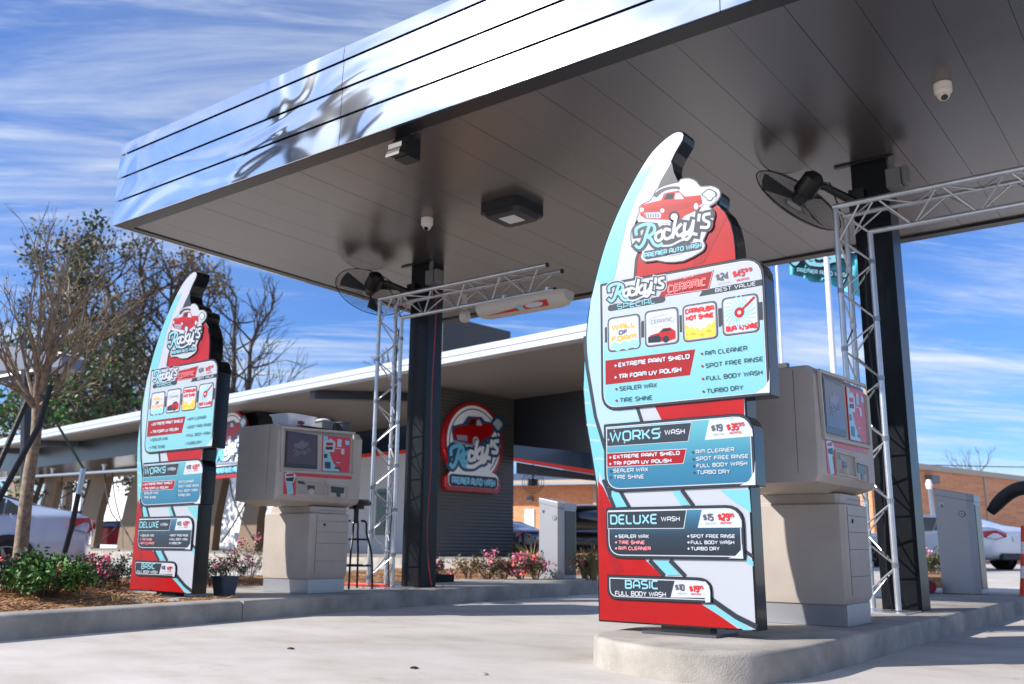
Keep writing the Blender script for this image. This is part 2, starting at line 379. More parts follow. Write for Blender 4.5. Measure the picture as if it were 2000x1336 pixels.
    def dia(m,k,x,y,mt,r=10): sheet(m,Zs(k,[(x-r,y),(x,y+r),(x+r,y),(x,y-r)]),19,mt)
    grad('special_gradient',[(0,'#6eabb3'),(.45,'#79b0b8'),(.62,'#9fabb1'),(1,'#a6a9b0')],1.37,2.2)
    grad('works_gradient',[(0,'#1f5f7e'),(.35,'#296c88'),(.8,'#4b8f9d'),(1,'#5699a4')],.86,1.26)
    grad('deluxe_gradient',[(0,'#11161e'),(.45,'#1a2b39'),(.75,'#265069'),(1,'#35718e')],.43,.74)
    a=S(1174,556);b=S(1495,600);c=S(1507,771);d=S(1190,799)
    x0,x1=-3.156,-2.011
    m=panel('special_panel',[(x0,1.524),(x1,1.53),(x1,2.384),(x0,2.384)],[.12,.012,.14,.01],'special_gradient')
    sheet(m,Zs(2,[(1355,420),(1352,500),(1320,550),(1250,596),(1355,590)]),16,'ink_white')
    sheet(m,[zm(1,*p) for p in [(590,1205),(655,1088),(973,1015),(940,1150)]],16,'sign_red_dark'); m.use('ink_white'); ribbon(m,QS(17),Zs(1,[(655,1092),(965,1021),(934,1145),(640,1188)]),.003)
    W(m,1,'CERAMIC',(662,1178),(915,1128),62,'ink_pink',.24,.12); W(m,1,'CERAMIC',(664,1176),(913,1127),58,'sign_red',.1,.12,20)
    W(m,1,'WITH',(765,1080),(830,1066),15,'ink_pink')
    W(m,1,'$24',(992,1092),(1070,1078),52,'ink_grey',.2); W(m,1,'$45',(1108,1070),(1180,1056),52,'ink_red',.22); W(m,1,'99',(1184,1030),(1232,1021),26,'ink_red',.2)
    W(m,1,'UNLIMITED',(1128,1094),(1212,1079),15,'ink_red'); W(m,1,'SINGLE PAY',(998,1115),(1082,1101),12,'ink_lightgrey')
    sheet(m,Zs(1,[(870,1197),(895,1152),(1302,1078),(1304,1120)]),16,'sign_slate'); W(m,1,'BEST VALUE',(985,1169),(1258,1121),27,'ink_white',.18)
    sheet(m,rnd(Zs(1,[(245,1255),(640,1190),(640,1235),(245,1300)]),.03),16,'sign_slate'); W(m,1,'SPECIAL',(313,1286),(570,1245),38,'ink_teal',.16)
    sheet(m,rnd([zm(2,*p) for p in[(228,370),(845,292),(808,470),(230,535)]],.001),16,'sign_red_dark')
    for s,a_,b_,y in(('EXTREME PAINT SHIELD',(322,416),(805,358),405),('TRI FOAM UV POLISH',(324,496),(748,448),485)): W(m,2,s,a_,b_,33,'ink_white',.26); dia(m,2,300,y,'ink_white')
    for s,a_,b_ in(('SEALER WAX',(328,578),(580,553)),('TIRE SHINE',(330,657),(548,638)),('RIM CLEANER',(915,336),(1200,299)),('SPOT FREE RINSE',(918,421),(1308,373)),('FULL BODY WASH',(922,508),(1303,466)),('TURBO DRY',(926,595),(1172,569))):
        W(m,2,s,a_,b_,31,'ink_dark',.15); dia(m,2,a_[0]-24,a_[1]-13,'sign_red_dark')
    # small emblem lettering
    def QM(x,y,l): u,v=zm(1,x*.742-62,y*.68+612+ (560-x)*.0); return Vector((u,YS-.016-l*.0009,v))
    def QM(x,y,l):
        u,v=zm(1,(x-420)*.742+240,(y-770)*.742+1158+(x-420)*.03); return Vector((u,YS-.017-l*.0009,v))
    def st(P,w,mt,l):
        m.use(mt); P=smooth_pts([Vector(a) for a in P],3) if len(P)>2 else [Vector(p) for p in P]; ribbon(m,lambda u,v,e=0:QM(u,v,l),[(p.x,p.y) for p in P][::-1],w,cap=1)
    for i,s in enumerate(SCRIPT): st(s,66,'ink_white',.2+i*.03)
    for i,s in enumerate(SCRIPT): st(s,52,'sign_slate',.9+i*.03)
    for i,s in enumerate(SCRIPT): st(s,25 if i<10 else 14,'ink_teal' if i in(0,1) else 'ink_white',1.5+i*.03)
    # four picture tiles
    T4=[[(1188,623),(1252,612),(1255,681),(1191,690)],[(1260,610),(1327,598.6),(1329.6,669.7),(1263.6,682)],[(1334.6,597.4),(1403,588),(1405,662),(1337,670.5)],[(1411,583),(1483,573.4),(1487,649),(1413.7,658.5)]]
    for i,P in enumerate(T4):
        P=[S(*p) for p in P]; xa=(P[0][0]+P[3][0])/2; xb=(P[1][0]+P[2][0])/2; za=(P[2][1]+P[3][1])/2; zb=(P[0][1]+P[1][1])/2
        B=[(xa,za),(xb,za),(xb,zb),(xa,zb)]
        sheet(m,[(xa-.022,za+.07),(xb+.022,za+.07),(xb+.022,zb-.06),(xa-.022,zb-.06)],15.5,'sign_slate')
        sheet(m,rnd(inset(B,-.004),.04),16,'ink_white'); sheet(m,rnd(B,.036),17,'sign_slate'); sheet(m,rnd(inset(B,.006),.032),17.5,'rim_grey'); sheet(m,rnd(inset(B,.013),.028),18,'ink_white')
        def U(u,v): return (xa+(xb-xa)*u,za+(zb-za)*v)
        def TX(s,u0,u1,v,h,mt,wt=.22,lay=19): m.use(mt); text(m,QS(lay),s,U(u0,v),U(u1,v),h*(zb-za),wt)
        if i==0:
            TX('WALL',.14,.84,.62,.16,'ink_orange',.3); TX('OF',.36,.6,.46,.13,'sign_slate',.26); TX('FOAM',.14,.86,.28,.16,'ink_orange',.3)
            for k in range(9): m.use('ink_blue'); disc(m,QS(19+k*.05),U(.14+k*.09,.15+.05*math.sin(k*2)),.014+.006*(k%3))
        if i==1:
            m.use('ink_lightgrey'); ribbon(m,QS(19),[U(.5+.38*math.cos(a/18*math.pi),.68+.16*math.sin(a/18*math.pi)) for a in range(36)],.004,closed=True); ribbon(m,QS(19),[U(.2,.7),U(.38,.8),U(.6,.82),U(.8,.72)],.004)
            TX('CERAMIC',.2,.82,.62,.1,'ink_grey',.1)
            sheet(m,[U(*p) for p in((.1,.12),(.1,.26),(.18,.32),(.42,.36),(.55,.46),(.75,.46),(.9,.34),(.9,.14),(.7,.1))],19,'sign_red'); sheet(m,[U(*p) for p in((.1,.12),(.1,.28),(.4,.3),(.5,.2),(.45,.1))],19.3,'glass_print'); sheet(m,[U(*p) for p in((.45,.37),(.56,.44),(.73,.44),(.78,.37))],19.3,'glass_print'); m.use('glass_print'); disc(m,QS(19.5),U(.62,.16),.022)
        if i==2:
            TX('CARNAUBA',.1,.9,.74,.15,'ink_red',.3); TX('HOT SHINE',.12,.88,.56,.14,'ink_red',.3)
            sheet(m,[U(*p) for p in((.07,.07),(.07,.5),(.15,.42),(.2,.35),(.26,.44),(.34,.3),(.42,.36),(.5,.25),(.58,.34),(.66,.3),(.74,.44),(.8,.36),(.93,.52),(.93,.07))],19,'ink_yellow')
            for c in((.3,.2),(.55,.15),(.75,.22)): m.use('ink_orange'); disc(m,QS(19.4),U(*c),.02,12,.008)
        if i==3:
            m.use('ink_blue')
            for k in range(20):
                a=k*math.pi/10; c0=Vector(U(.48,.57)); ribbon(m,QS(19+k*.02),[tuple(c0+Vector((math.cos(a+s*.5),math.sin(a+s*.5)))*(.02+.082*s)) for s in(0,.35,.7,1)],.007)
            m.use('sign_red'); ribbon(m,QS(19.8),[U(.5,.58),U(.9,.9)],.014); disc(m,QS(20),U(.48,.56),.032); m.use('ink_white'); disc(m,QS(20.3),U(.48,.56),.012)
            TX('BUFF',.12,.42,.1,.15,'ink_red',.28); TX('N',.48,.56,.1,.15,'ink_red',.28); TX('SHINE',.62,.94,.1,.15,'ink_red',.28)
    m.build('special_panel',t)
    # works
    x0=S(1182,900)[0]; x1=-2.124
    m=panel('works_panel',[(x0,1.0),(x1,1.012),(x1,1.44),(x0,1.437)],[.12,.01,.12,.008],'works_gradient')
    sheet(m,Zs(2,[(1255,1050),(1250,1130),(1210,1195),(1150,1225),(1258,1222)]),16,'ink_white')
    sheet(m,Zs(2,[(238,836),(822,792),(797,924),(240,960)]),16,'ink_white'); sheet(m,Zs(2,[(240,840),(817,796),(793,920),(242,956)]),17,'sign_slate')
    W(m,2,'WORKS',(264,930),(600,905),72,'ink_teal',.17); W(m,2,'WASH',(638,880),(772,872),36,'ink_white',.18)
    for x,y in((292,852),(252,912),(480,848),(600,835),(362,930),(606,862)): sheet(m,Zs(2,[(x-10,y),(x-2,y+2),(x,y+12),(x+2,y+2),(x+10,y),(x+2,y-2),(x,y-12),(x-2,y-2)]),20,'ink_white')
    sheet(m,Zs(2,[(940,776),(1150,762),(1205,790),(1235,840),(1240,888),(910,914)]),16,'ink_white')
    W(m,2,'$19',(960,858),(1028,853),50,'ink_grey',.2); W(m,2,'$35',(1066,853),(1140,848),52,'ink_red',.22); W(m,2,'95',(1144,820),(1180,817),26,'ink_red',.2); W(m,2,'UNLIMITED',(1080,873),(1160,867),14,'ink_red'); W(m,2,'SINGLE PAY',(965,882),(1042,877),12,'ink_lightgrey')
    sheet(m,Zs(2,[(238,1004),(786,972),(765,1076),(240,1102)]),16,'ink_white'); sheet(m,Zs(2,[(240,1007),(781,977),(761,1072),(242,1098)]),17,'sign_red_dark')
    W(m,2,'EXTREME PAINT SHIELD',(286,1045),(738,1016),27,'ink_white',.26); W(m,2,'TRI FOAM UV POLISH',(287,1089),(680,1068),27,'ink_white',.26); dia(m,2,264,1034,'ink_white',9); dia(m,2,264,1078,'ink_white',9)
    for s,a_,b_ in(('SEALER WAX',(287,1138),(522,1129)),('TIRE SHINE',(288,1181),(493,1178)),('RIM CLEANER',(852,1009),(1113,991)),('SPOT FREE RINSE',(855,1057),(1210,1037)),('FULL BODY WASH',(858,1104),(1202,1087)),('TURBO DRY',(860,1149),(1084,1143))):
        W(m,2,s,a_,b_,27,'ink_white',.19); dia(m,2,a_[0]-22,a_[1]-11,'ink_dark',9)
    m.build('works_panel',t)
    # deluxe
    x0=S(1186,1040)[0]; x1=S(1457.8,1095)[0]
    m=panel('deluxe_panel',[(x0,.592),(x1,.595),(x1,.908),(x0,.906)],[.11,.008,.11,.008],'deluxe_gradient')
    sheet(m,Zs(3,[(1166,430),(1160,470),(1120,512),(1070,528),(1175,532)]),16,'ink_white')
    sheet(m,Zs(3,[(242,208),(788,194),(768,326),(244,328)]),16,'ink_white'); sheet(m,Zs(3,[(245,213),(782,200),(763,321),(247,323)]),17,'sign_slate')
    W(m,3,'DELUXE',(268,298),(582,294),68,'ink_teal',.17); W(m,3,'WASH',(614,276),(738,275),33,'ink_white',.18)
    sheet(m,Zs(3,[(890,196),(1090,192),(1140,225),(1162,270),(1164,318),(862,320)]),16,'ink_white')
    W(m,3,'$15',(904,273),(966,273),50,'ink_grey',.2); W(m,3,'$29',(1006,272),(1076,272),52,'ink_red',.22); W(m,3,'95',(1078,247),(1110,247),26,'ink_red',.2); W(m,3,'UNLIMITED',(1018,293),(1090,293),13,'ink_red'); W(m,3,'SINGLE PAY',(914,295),(984,295),12,'ink_lightgrey')
    for s,a_,b_,mt in(('SEALER WAX',(322,391),(526,391),'ink_white'),('TIRE SHINE',(322,432),(498,433),'ink_rose'),('RIM CLEANER',(322,473),(540,474),'ink_rose'),('SPOT FREE RINSE',(817,390),(1118,390),'ink_white'),('FULL BODY WASH',(818,432),(1112,433),'ink_white'),('TURBO DRY',(819,475),(1012,476),'ink_white')):
        W(m,3,s,a_,b_,25,mt,.21); dia(m,3,a_[0]-18,a_[1]-12,mt,9)
    m.build('deluxe_panel',t)
    # basic
    x0=S(1188,1150)[0]; x1=S(1391.8,1160)[0]
    m=panel('basic_panel',[(x0,.343),(x1,.346),(x1,.492),(x0,.493)],[.07,.006,.09,.006],'sign_slate')
    sheet(m,Zs(3,[(704,684),(915,688),(940,720),(948,760),(948,830),(915,832),(910,800),(676,797)]),16,'ink_white')
    W(m,3,'BASIC',(370,738),(590,742),62,'ink_teal',.18); W(m,3,'FULL BODY WASH',(300,785),(644,795),34,'ink_white',.19)
    W(m,3,'$10',(712,750),(768,752),46,'ink_grey',.2); W(m,3,'$19',(810,760),(868,762),46,'ink_red',.22); W(m,3,'95',(870,740),(898,741),24,'ink_red',.2); W(m,3,'UNLIMITED',(816,778),(884,781),12,'ink_red'); W(m,3,'SINGLE PAY',(722,773),(784,775),11,'ink_lightgrey')
    m.build('basic_panel',t)
    m=MB(); m.use(mat('plate_metal','#5d6066',.4,.8)); m.box((-2.86,YS-.07,.162),(-2.38,YS+.24,.176)); m.use('sign_black'); m.box((-2.78,YS+.03,.176),(-2.46,YS+.12,.21)); m.build('base_plate',t)
    return t
near_sign=make_sign()
dup(near_sign,(-8.102,5.294+.07,.16),'tall curved wash menu board farther away at the left, standing by the mulch bed',R(-.7))
# ------------------------------------------------------------------ ground, islands
def concrete_mat():
    m=bpy.data.materials.new('concrete'); m.use_nodes=True; nt=m.node_tree; b=nt.nodes['Principled BSDF']; N=nt.nodes.new; Lk=nt.links.new
    tc=N('ShaderNodeTexCoord'); mp=N('ShaderNodeMapping'); Lk(tc.outputs['Object'],mp.inputs[0]); mp.inputs['Rotation'].default_value=(0,0,.5); mp.inputs['Scale'].default_value=(1,1.7,1)
    n=N('ShaderNodeTexNoise'); n.inputs['Scale'].default_value=.9; n.inputs['Detail'].default_value=9; n.inputs['Roughness'].default_value=.62; Lk(mp.outputs[0],n.inputs[0])
    r=N('ShaderNodeValToRGB'); Lk(n.outputs['Fac'],r.inputs[0]); e=r.color_ramp.elements; e[0].position=.34; e[0].color=(.50,.445,.385,1); e[1].position=.66; e[1].color=(.66,.615,.57,1); q=e.new(.5); q.color=(.59,.545,.495,1)
    n3=N('ShaderNodeTexNoise'); n3.inputs['Scale'].default_value=.28; n3.inputs['Detail'].default_value=4; Lk(tc.outputs['Object'],n3.inputs[0])
    r3=N('ShaderNodeValToRGB'); Lk(n3.outputs['Fac'],r3.inputs[0]); r3.color_ramp.elements[0].position=.3; r3.color_ramp.elements[0].color=(.78,.77,.76,1); r3.color_ramp.elements[1].position=.65; r3.color_ramp.elements[1].color=(1,1,1,1)
    mx=N('ShaderNodeMix'); mx.data_type='RGBA'; mx.blend_type='MULTIPLY'; mx.inputs[0].default_value=1; Lk(r.outputs[0],mx.inputs[6]); Lk(r3.outputs[0],mx.inputs[7])
    n2=N('ShaderNodeTexNoise'); n2.inputs['Scale'].default_value=90; n2.inputs['Detail'].default_value=6; Lk(mp.outputs[0],n2.inputs[0])
    r2=N('ShaderNodeValToRGB'); Lk(n2.outputs['Fac'],r2.inputs[0]); r2.color_ramp.elements[0].position=.3; r2.color_ramp.elements[0].color=(.86,.86,.86,1); r2.color_ramp.elements[1].position=.6; r2.color_ramp.elements[1].color=(1,1,1,1)
    m2=N('ShaderNodeMix'); m2.data_type='RGBA'; m2.blend_type='MULTIPLY'; m2.inputs[0].default_value=1; Lk(mx.outputs[2],m2.inputs[6]); Lk(r2.outputs[0],m2.inputs[7]); Lk(m2.outputs[2],b.inputs['Base Color'])
    n5=N('ShaderNodeTexNoise'); n5.inputs['Scale'].default_value=1.9; n5.inputs['Detail'].default_value=7; n5.inputs['Roughness'].default_value=.7; Lk(tc.outputs['Object'],n5.inputs[0])
    r5=N('ShaderNodeValToRGB'); Lk(n5.outputs['Fac'],r5.inputs[0]); r5.color_ramp.elements[0].position=.60; r5.color_ramp.elements[0].color=(1,1,1,1); r5.color_ramp.elements[1].position=.78; r5.color_ramp.elements[1].color=(.68,.62,.55,1)
    v6=N('ShaderNodeTexVoronoi'); v6.inputs['Scale'].default_value=1.6; v6.feature='F1'; Lk(tc.outputs['Object'],v6.inputs['Vector']); r6=N('ShaderNodeValToRGB'); Lk(v6.outputs['Distance'],r6.inputs[0]); r6.color_ramp.elements[0].position=.02; r6.color_ramp.elements[0].color=(.55,.53,.5,1); r6.color_ramp.elements[1].position=.05; r6.color_ramp.elements[1].color=(1,1,1,1)
    m5=N('ShaderNodeMix'); m5.data_type='RGBA'; m5.blend_type='MULTIPLY'; m5.inputs[0].default_value=1; Lk(m2.outputs[2],m5.inputs[6]); Lk(r5.outputs[0],m5.inputs[7]); m6=N('ShaderNodeMix'); m6.data_type='RGBA'; m6.blend_type='MULTIPLY'; m6.inputs[0].default_value=.6; Lk(m5.outputs[2],m6.inputs[6]); Lk(r6.outputs[0],m6.inputs[7]); Lk(m6.outputs[2],b.inputs['Base Color'])
    bp=N('ShaderNodeBump'); bp.inputs['Strength'].default_value=.5; bp.inputs['Distance'].default_value=.006; Lk(n2.outputs['Fac'],bp.inputs['Height']); Lk(bp.outputs[0],b.inputs['Normal'])
    b.inputs['Roughness'].default_value=.8; MATS['concrete']=m
concrete_mat()
mat('kerb_concrete',(.37,.335,.292),.85,var=.3,vscale=2.6,bump=.3,bscale=110)
mat('joint_dark','#3c3933',.9)
m=MB(); m.use('concrete')
xs=[-420,-200,-120,-80]+[ -60+2*i for i in range(56)]+[70,120,200,420]; ys=[-200,-60,-20]+[-6+2*i for i in range(46)]+[110,150,220,420]
vs=[(x,y,ground(x,y)) for y in ys for x in xs]; nx=len(xs)
m.mesh(vs,[(j*nx+i,j*nx+i+1,(j+1)*nx+i+1,(j+1)*nx+i) for j in range(len(ys)-1) for i in range(nx-1)])
tag(m.build('ground',smooth='all'),kind='structure')
# saw-cut joints and a little litter in the lane
m=MB(); m.use('joint_dark')
for a,b in (((-7.2,1.0),(3,4.4)),((-6.9,9.6),(-3.2,9.6)),((-1.8,7.6),(6,7.6))):
    d=(Vector(b)-Vector(a)); nn=Vector((-d.y,d.x)).normalized()*.004; m.face([(a[0]-nn.x,a[1]-nn.y,.003),(b[0]-nn.x,b[1]-nn.y,.003),(b[0]+nn.x,b[1]+nn.y,.003),(a[0]+nn.x,a[1]+nn.y,.003)])
tag(m.build('pavement_joint'),kind='structure')
def loft_slab(P,h,rd,mt,name,lab=None,cat=None,jag=0):
    """kerbed slab with a rounded top edge; P counter-clockwise outline"""
    n=len(P); A=sum(P[i][0]*P[(i+1)%n][1]-P[(i+1)%n][0]*P[i][1] for i in range(n)); 
    if A<0: P=P[::-1]
    rs=[]
    for k in range(8):
        t=k/7
        if k==0: d,z=(-.004,-.05)
        elif k==1: d,z=(0,h-rd*1.0)
        else:
            a=(k-1)/6*math.pi/2; d,z=(rd*(1-math.cos(a)),h-rd+rd*math.sin(a))
        I=inset(P,d) if abs(d)>1e-6 else P
        rs.append([Vector((x+random.uniform(-jag,jag),y+random.uniform(-jag,jag),z)) for x,y in I])
    m=MB(); m.use(mt); m.rings(rs); return m
def densify(P,step):
    out=[]
    for i,p in enumerate(P):
        q=P[(i+1)%len(P)]; d=math.dist(p,q); k=max(1,int(d/step))
        for j in range(k): out.append((p[0]+(q[0]-p[0])*j/k,p[1]+(q[1]-p[1])*j/k))
    return out
nose=[(-3.12,5.25),(-3.10,5.02),(-3.02,4.84),(-2.84,4.67),(-2.6,4.54),(-2.35,4.47),(-2.15,4.49),(-1.98,4.6),(-1.88,4.8),(-1.84,5.1)]
nose=[(p.x,p.y) for p in smooth_pts([Vector((a,b)) for a,b in nose],4)]
isl=densify(nose+[(-1.84,12.9),(-1.9,13.15),(-2.1,13.3),(-2.9,13.3),(-3.1,13.1),(-3.14,12.8)],.4)
m=loft_slab(isl,.16,.03,'kerb_concrete','x',jag=.0012); o=m.build('right_island',smooth=True); tag(o,kind='structure')
# left island: slab plus a long kerb that holds the mulch bed
kb=[(-5.2,-2.2),(-6.05,.2),(-6.52,1.9),(-6.72,3.2),(-6.86,4.3),(-7.0,5.4),(-7.12,6.6),(-7.26,8.0),(-7.36,9.5),(-7.38,11),(-7.40,12.4),(-7.5,14.4),(-7.8,16)]
kb=[(p.x,p.y) for p in smooth_pts([Vector((a,b)) for a,b in kb],6)]
def kerb(P,w,h,rd,gap=None):
    m=MB(); m.use('kerb_concrete'); rs=[]
    for i,p in enumerate(P):
        a=Vector(P[max(0,i-1)]);b=Vector(P[min(len(P)-1,i+1)]); d=(b-a).normalized(); n=Vector((-d.y,d.x))
        pr=[(0,-.03),(0,h-rd)]+[(rd*(1-math.cos(k*math.pi/10)),h-rd+rd*math.sin(k*math.pi/10)) for k in range(1,6)]+[(w-.02,h),(w,h-.02),(w,-.03)]
        rs.append([Vector((p[0]+n.x*u,p[1]+n.y*u,z)) for u,z in pr])
    m.rings(rs); return m
i5=min(range(len(kb)),key=lambda i:abs(kb[i][1]-5.4))
o=kerb(kb[:i5+1],.30,.17,.06).build('planting_kerb',smooth=True); tag(o,kind='structure')
kb2=[(kb[i5][0]-.001,kb[i5][1]+.012)]+kb[i5+1:]
slabp=kb2+[(-9.3,16),(-9.3,5.9),(-9.1,5.25),(-8.6,4.95),(-8.0,4.9),(-7.6,5.1),(-7.4,5.3)]
m=loft_slab(densify(slabp,.5),.17,.035,'kerb_concrete','x',jag=.001); tag(m.build('left_island',smooth=True),kind='structure')
# mulch bed, heaped behind the kerb
mat('mulch','#8a6444',.95,col2='#b08660',vscale=22,bump=1,bscale=90,stretch=(1,1,1))
mat('straw','#c0946a',.9,col2='#8a5f3e',vscale=3)
def mul_h(x,y): return .15+.05*math.sin(x*1.7+y*.8)+.03*math.sin(y*3.1-x*2.2)
bed=[]; 
def kx(y):
    for i in range(len(kb)-1):
        if kb[i][1]<=y<=kb[i+1][1]: t=(y-kb[i][1])/(kb[i+1][1]-kb[i][1]); return kb[i][0]+(kb[i+1][0]-kb[i][0])*t
    return kb[-1][0]
m=MB(); m.use('mulch'); rows=[]
yy=[-2+.4*i for i in range(52)]
for y in yy:
    xr=kx(max(y,-2))-.22 if y<5.3 else (-7.2-.0 if y<5 else -9.28); xr=xr if y<5.1 else min(xr,-9.28)+0
    rows.append([(xr+(-13.6-xr)*k/16,y,(.13 if k==0 else (mul_h(xr+(-13.6-xr)*k/16,y) if k<15 else (.1 if k==15 else -.02)))) for k in range(17)])
nn=17; m.mesh([p for r in rows for p in r],[(j*nn+i,(j+1)*nn+i,(j+1)*nn+i+1,j*nn+i+1) for j in range(len(rows)-1) for i in range(nn-1)])
m.use('straw')
def straws(m,n,fx,fy,zf):
    for _ in range(n):
        x=fx();y=fy(); z=zf(x,y)
        if z is None: continue
        a=random.uniform(0,6.28); l=random.uniform(.02,.07); w=random.uniform(.0015,.004); dz=random.uniform(-.008,.02)
        d=Vector((math.cos(a)*l,math.sin(a)*l,dz)); n_=Vector((-math.sin(a)*w,math.cos(a)*w,.002))
        p=Vector((x,y,z+random.uniform(.0,.014))); m.face([p-d-n_,p-d+n_,p+d+n_,p+d-n_])
def inbed(x,y):
    if y<5.15: return mul_h(x,y) if x<kx(y)-.27 else None
    if x<-9.32: return mul_h(x,y)
    if y<5.6 and x>-7.6 and x<kx(y)-.3: return .165
    return None
straws(m,26000,lambda:random.uniform(-11.5,-6.2),lambda:random.uniform(1.4,6.4),inbed)
straws(m,9000,lambda:random.uniform(-12,-9.3),lambda:random.uniform(6,18),inbed)
tag(m.build('mulch_bed'),'brown pine straw and bark mulch filling the bed behind the kerb','mulch',kind='stuff')
# ------------------------------------------------------------------ canopy
ZS=4.2; CX0,CX1,CY0,CY1=-9.77,4.2,5.37,11.1; ZT=5.21
def fascia_mat():
    m=mat('polished_fascia',(.80,.81,.84),.07,1.0); nt=m.node_tree; b=nt.nodes['Principled BSDF']
    tc=nt.nodes.new('ShaderNodeTexCoord'); mp=nt.nodes.new('ShaderNodeMapping'); mp.inputs['Scale'].default_value=(1,1,2.1); nt.links.new(tc.outputs['Object'],mp.inputs[0])
    n=nt.nodes.new('ShaderNodeTexNoise'); n.inputs['Scale'].default_value=.75; n.inputs['Detail'].default_value=1.2; n.inputs['Distortion'].default_value=.8; nt.links.new(mp.outputs[0],n.inputs['Vector'])
    bp=nt.nodes.new('ShaderNodeBump'); bp.inputs['Strength'].default_value=1; bp.inputs['Distance'].default_value=.045; nt.links.new(n.outputs['Fac'],bp.inputs['Height']); nt.links.new(bp.outputs[0],b.inputs['Normal'])
    g=nt.nodes.new('ShaderNodeBsdfGlossy'); g.inputs['Roughness'].default_value=.13; g.inputs['Color'].default_value=(.9,.9,.92,1); nt.links.new(bp.outputs[0],g.inputs['Normal'])
    mx=nt.nodes.new('ShaderNodeMixShader'); mx.inputs[0].default_value=.045; nt.links.new(b.outputs[0],mx.inputs[1]); nt.links.new(g.outputs[0],mx.inputs[2]); nt.links.new(mx.outputs[0],nt.nodes['Material Output'].inputs[0])
fascia_mat()
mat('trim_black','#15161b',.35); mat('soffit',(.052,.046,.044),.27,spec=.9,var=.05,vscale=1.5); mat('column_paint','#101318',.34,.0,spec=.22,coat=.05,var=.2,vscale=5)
cn=thing('fuel_style_canopy','large flat canopy with a mirror-bright banded fascia and grey plank soffit on two black columns','canopy',(-5.1,8.3,0))
cn.name='drive_canopy'
m=MB(); m.use('polished_fascia'); Zb=[ZS,4.487,4.77,5.055,ZT]
seams=[-9.77,-6.02,-2.3,1.4,4.2]
for i in range(4):
    a,b=Zb[i],Zb[i+1]
    for k in range(4):
        x0=seams[k]+(.0 if k==0 else .0035); x1=seams[k+1]-(.0 if k==3 else .0035)
        m.mesh([(x0,CY0-.014,a),(x1,CY0-.014,a),(x1,CY0,b-.015),(x0,CY0,b-.015),(x0,CY0+.05,a),(x1,CY0+.05,a),(x1,CY0+.05,b-.015),(x0,CY0+.05,b-.015)],[(0,1,2,3),(1,5,6,2),(4,0,3,7),(3,2,6,7),(0,4,5,1)])
    m.mesh([(CX0-.014,CY0+.052,a),(CX0-.014,CY1,a),(CX0,CY1,b-.015),(CX0,CY0+.052,b-.015),(CX0+.05,CY0+.052,a),(CX0+.05,CY1,a),(CX0+.05,CY1,b-.015),(CX0+.05,CY0+.052,b-.015)],[(3,2,1,0),(4,5,1,0),(3,2,6,7)])
m.build('fascia',cn)
m=MB(); m.use('trim_black'); m.box((CX0+.051,CY0+.051,ZS+.03),(CX1,CY1-.02,ZT-.02)); 
w=.17
m.box((CX0+.02,CY0+.005,ZS-.006),(CX1,CY0+w,ZS+.03)); m.box((CX0+.02,CY1-.16,ZS-.02),(CX1,CY1-.004,ZS+.03)); m.box((CX0+.02,CY0+w+.001,ZS-.006),(CX0+.13,CY1-.161,ZS+.03))
m.build('edge_trim',cn)
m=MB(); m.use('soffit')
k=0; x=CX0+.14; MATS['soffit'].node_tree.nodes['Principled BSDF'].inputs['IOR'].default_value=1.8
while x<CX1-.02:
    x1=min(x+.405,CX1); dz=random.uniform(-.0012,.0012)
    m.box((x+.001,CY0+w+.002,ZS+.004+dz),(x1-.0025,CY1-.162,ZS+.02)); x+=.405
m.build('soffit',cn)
for (xa,xb) in ((-8.03,-7.72),(-2.415,-2.09)):
    m=MB(); m.use('column_paint'); m.box((xa,8.5,.172 if xa<-5 else .162),(xb,8.78,ZS+.002)); m.use('trim_black'); m.box((xa-.14,8.44,ZS-.012),(xb+.06,8.5,ZS-.002)); o=m.build('column',cn,bevel=.008)
# ------------------------------------------------------------------ soffit fittings
mat('fixture_black','#16181d',.4); mat('lens','#cfd2d4',.3); mat('camera_white','#cfc6bd',.45); mat('dark_glass','#0c0d10',.08); mat('bronze','#201c16',.5)
c=gz(1000,421,ZS-.1); t=thing('ceiling_light','square black ceiling light with a pale centre lens under the canopy','ceiling light',(c.x,c.y,ZS-.14))
m=MB(); m.use('fixture_black'); s=.26
def sq(s,z,cc,k=0): return [Vector((cc.x+a*s,cc.y+b*s,z)) for a,b in((-1,-.8),(-.8,-1),(.8,-1),(1,-.8),(1,.8),(.8,1),(-.8,1),(-1,.8))]
m.rings([sq(s,ZS+.002,c),sq(s,ZS-.10,c),sq(s*.93,ZS-.10,c),sq(s*.8,ZS-.14,c)]); m.build('housing',t)
m=MB(); m.use('lens'); m.box((c.x-.1,c.y-.1,ZS-.146),(c.x+.1,c.y+.1,ZS-.141)); m.build('lens',t)
def dome_cam(x,y,label,s=1):
    c=gz(x,y,ZS-.06); t=thing('security_camera',label,'camera',(c.x,c.y,ZS),'dome cameras under the canopy')
    m=MB(); m.use('camera_white'); m.lathe((c.x,c.y,ZS),[(.0,.002),(.066*s,.002),(.066*s,-.045*s),(.062*s,-.05*s),(.066*s,-.054*s),(.064*s,-.075*s),(.05*s,-.09*s),(.0,-.09*s)],24); m.build('mount',t,smooth=True)
    m=MB(); m.use('camera_white'); C=Vector((c.x,c.y,ZS-.09*s)); d=Vector((.25,-.55,-.8)).normalized()
    rs=[]
    for k in range(8):
        a=k/8*math.pi*.83; r=.048*s*math.sin(a); h=-.048*s*math.cos(a)
        rs.append((r,h))
    q=d.to_track_quat('Z','Y').to_matrix().to_4x4()
    m.lathe(C,rs+[(.026*s,.043*s)],20,M=q); m.use('dark_glass'); m.lathe(C,[(0,.0435*s),(.026*s,.0435*s),(.022*s,.047*s),(0,.047*s)],20,M=q); m.build('eye',t,smooth=True)
dome_cam(834,437,'white dome security camera left of the square ceiling light')
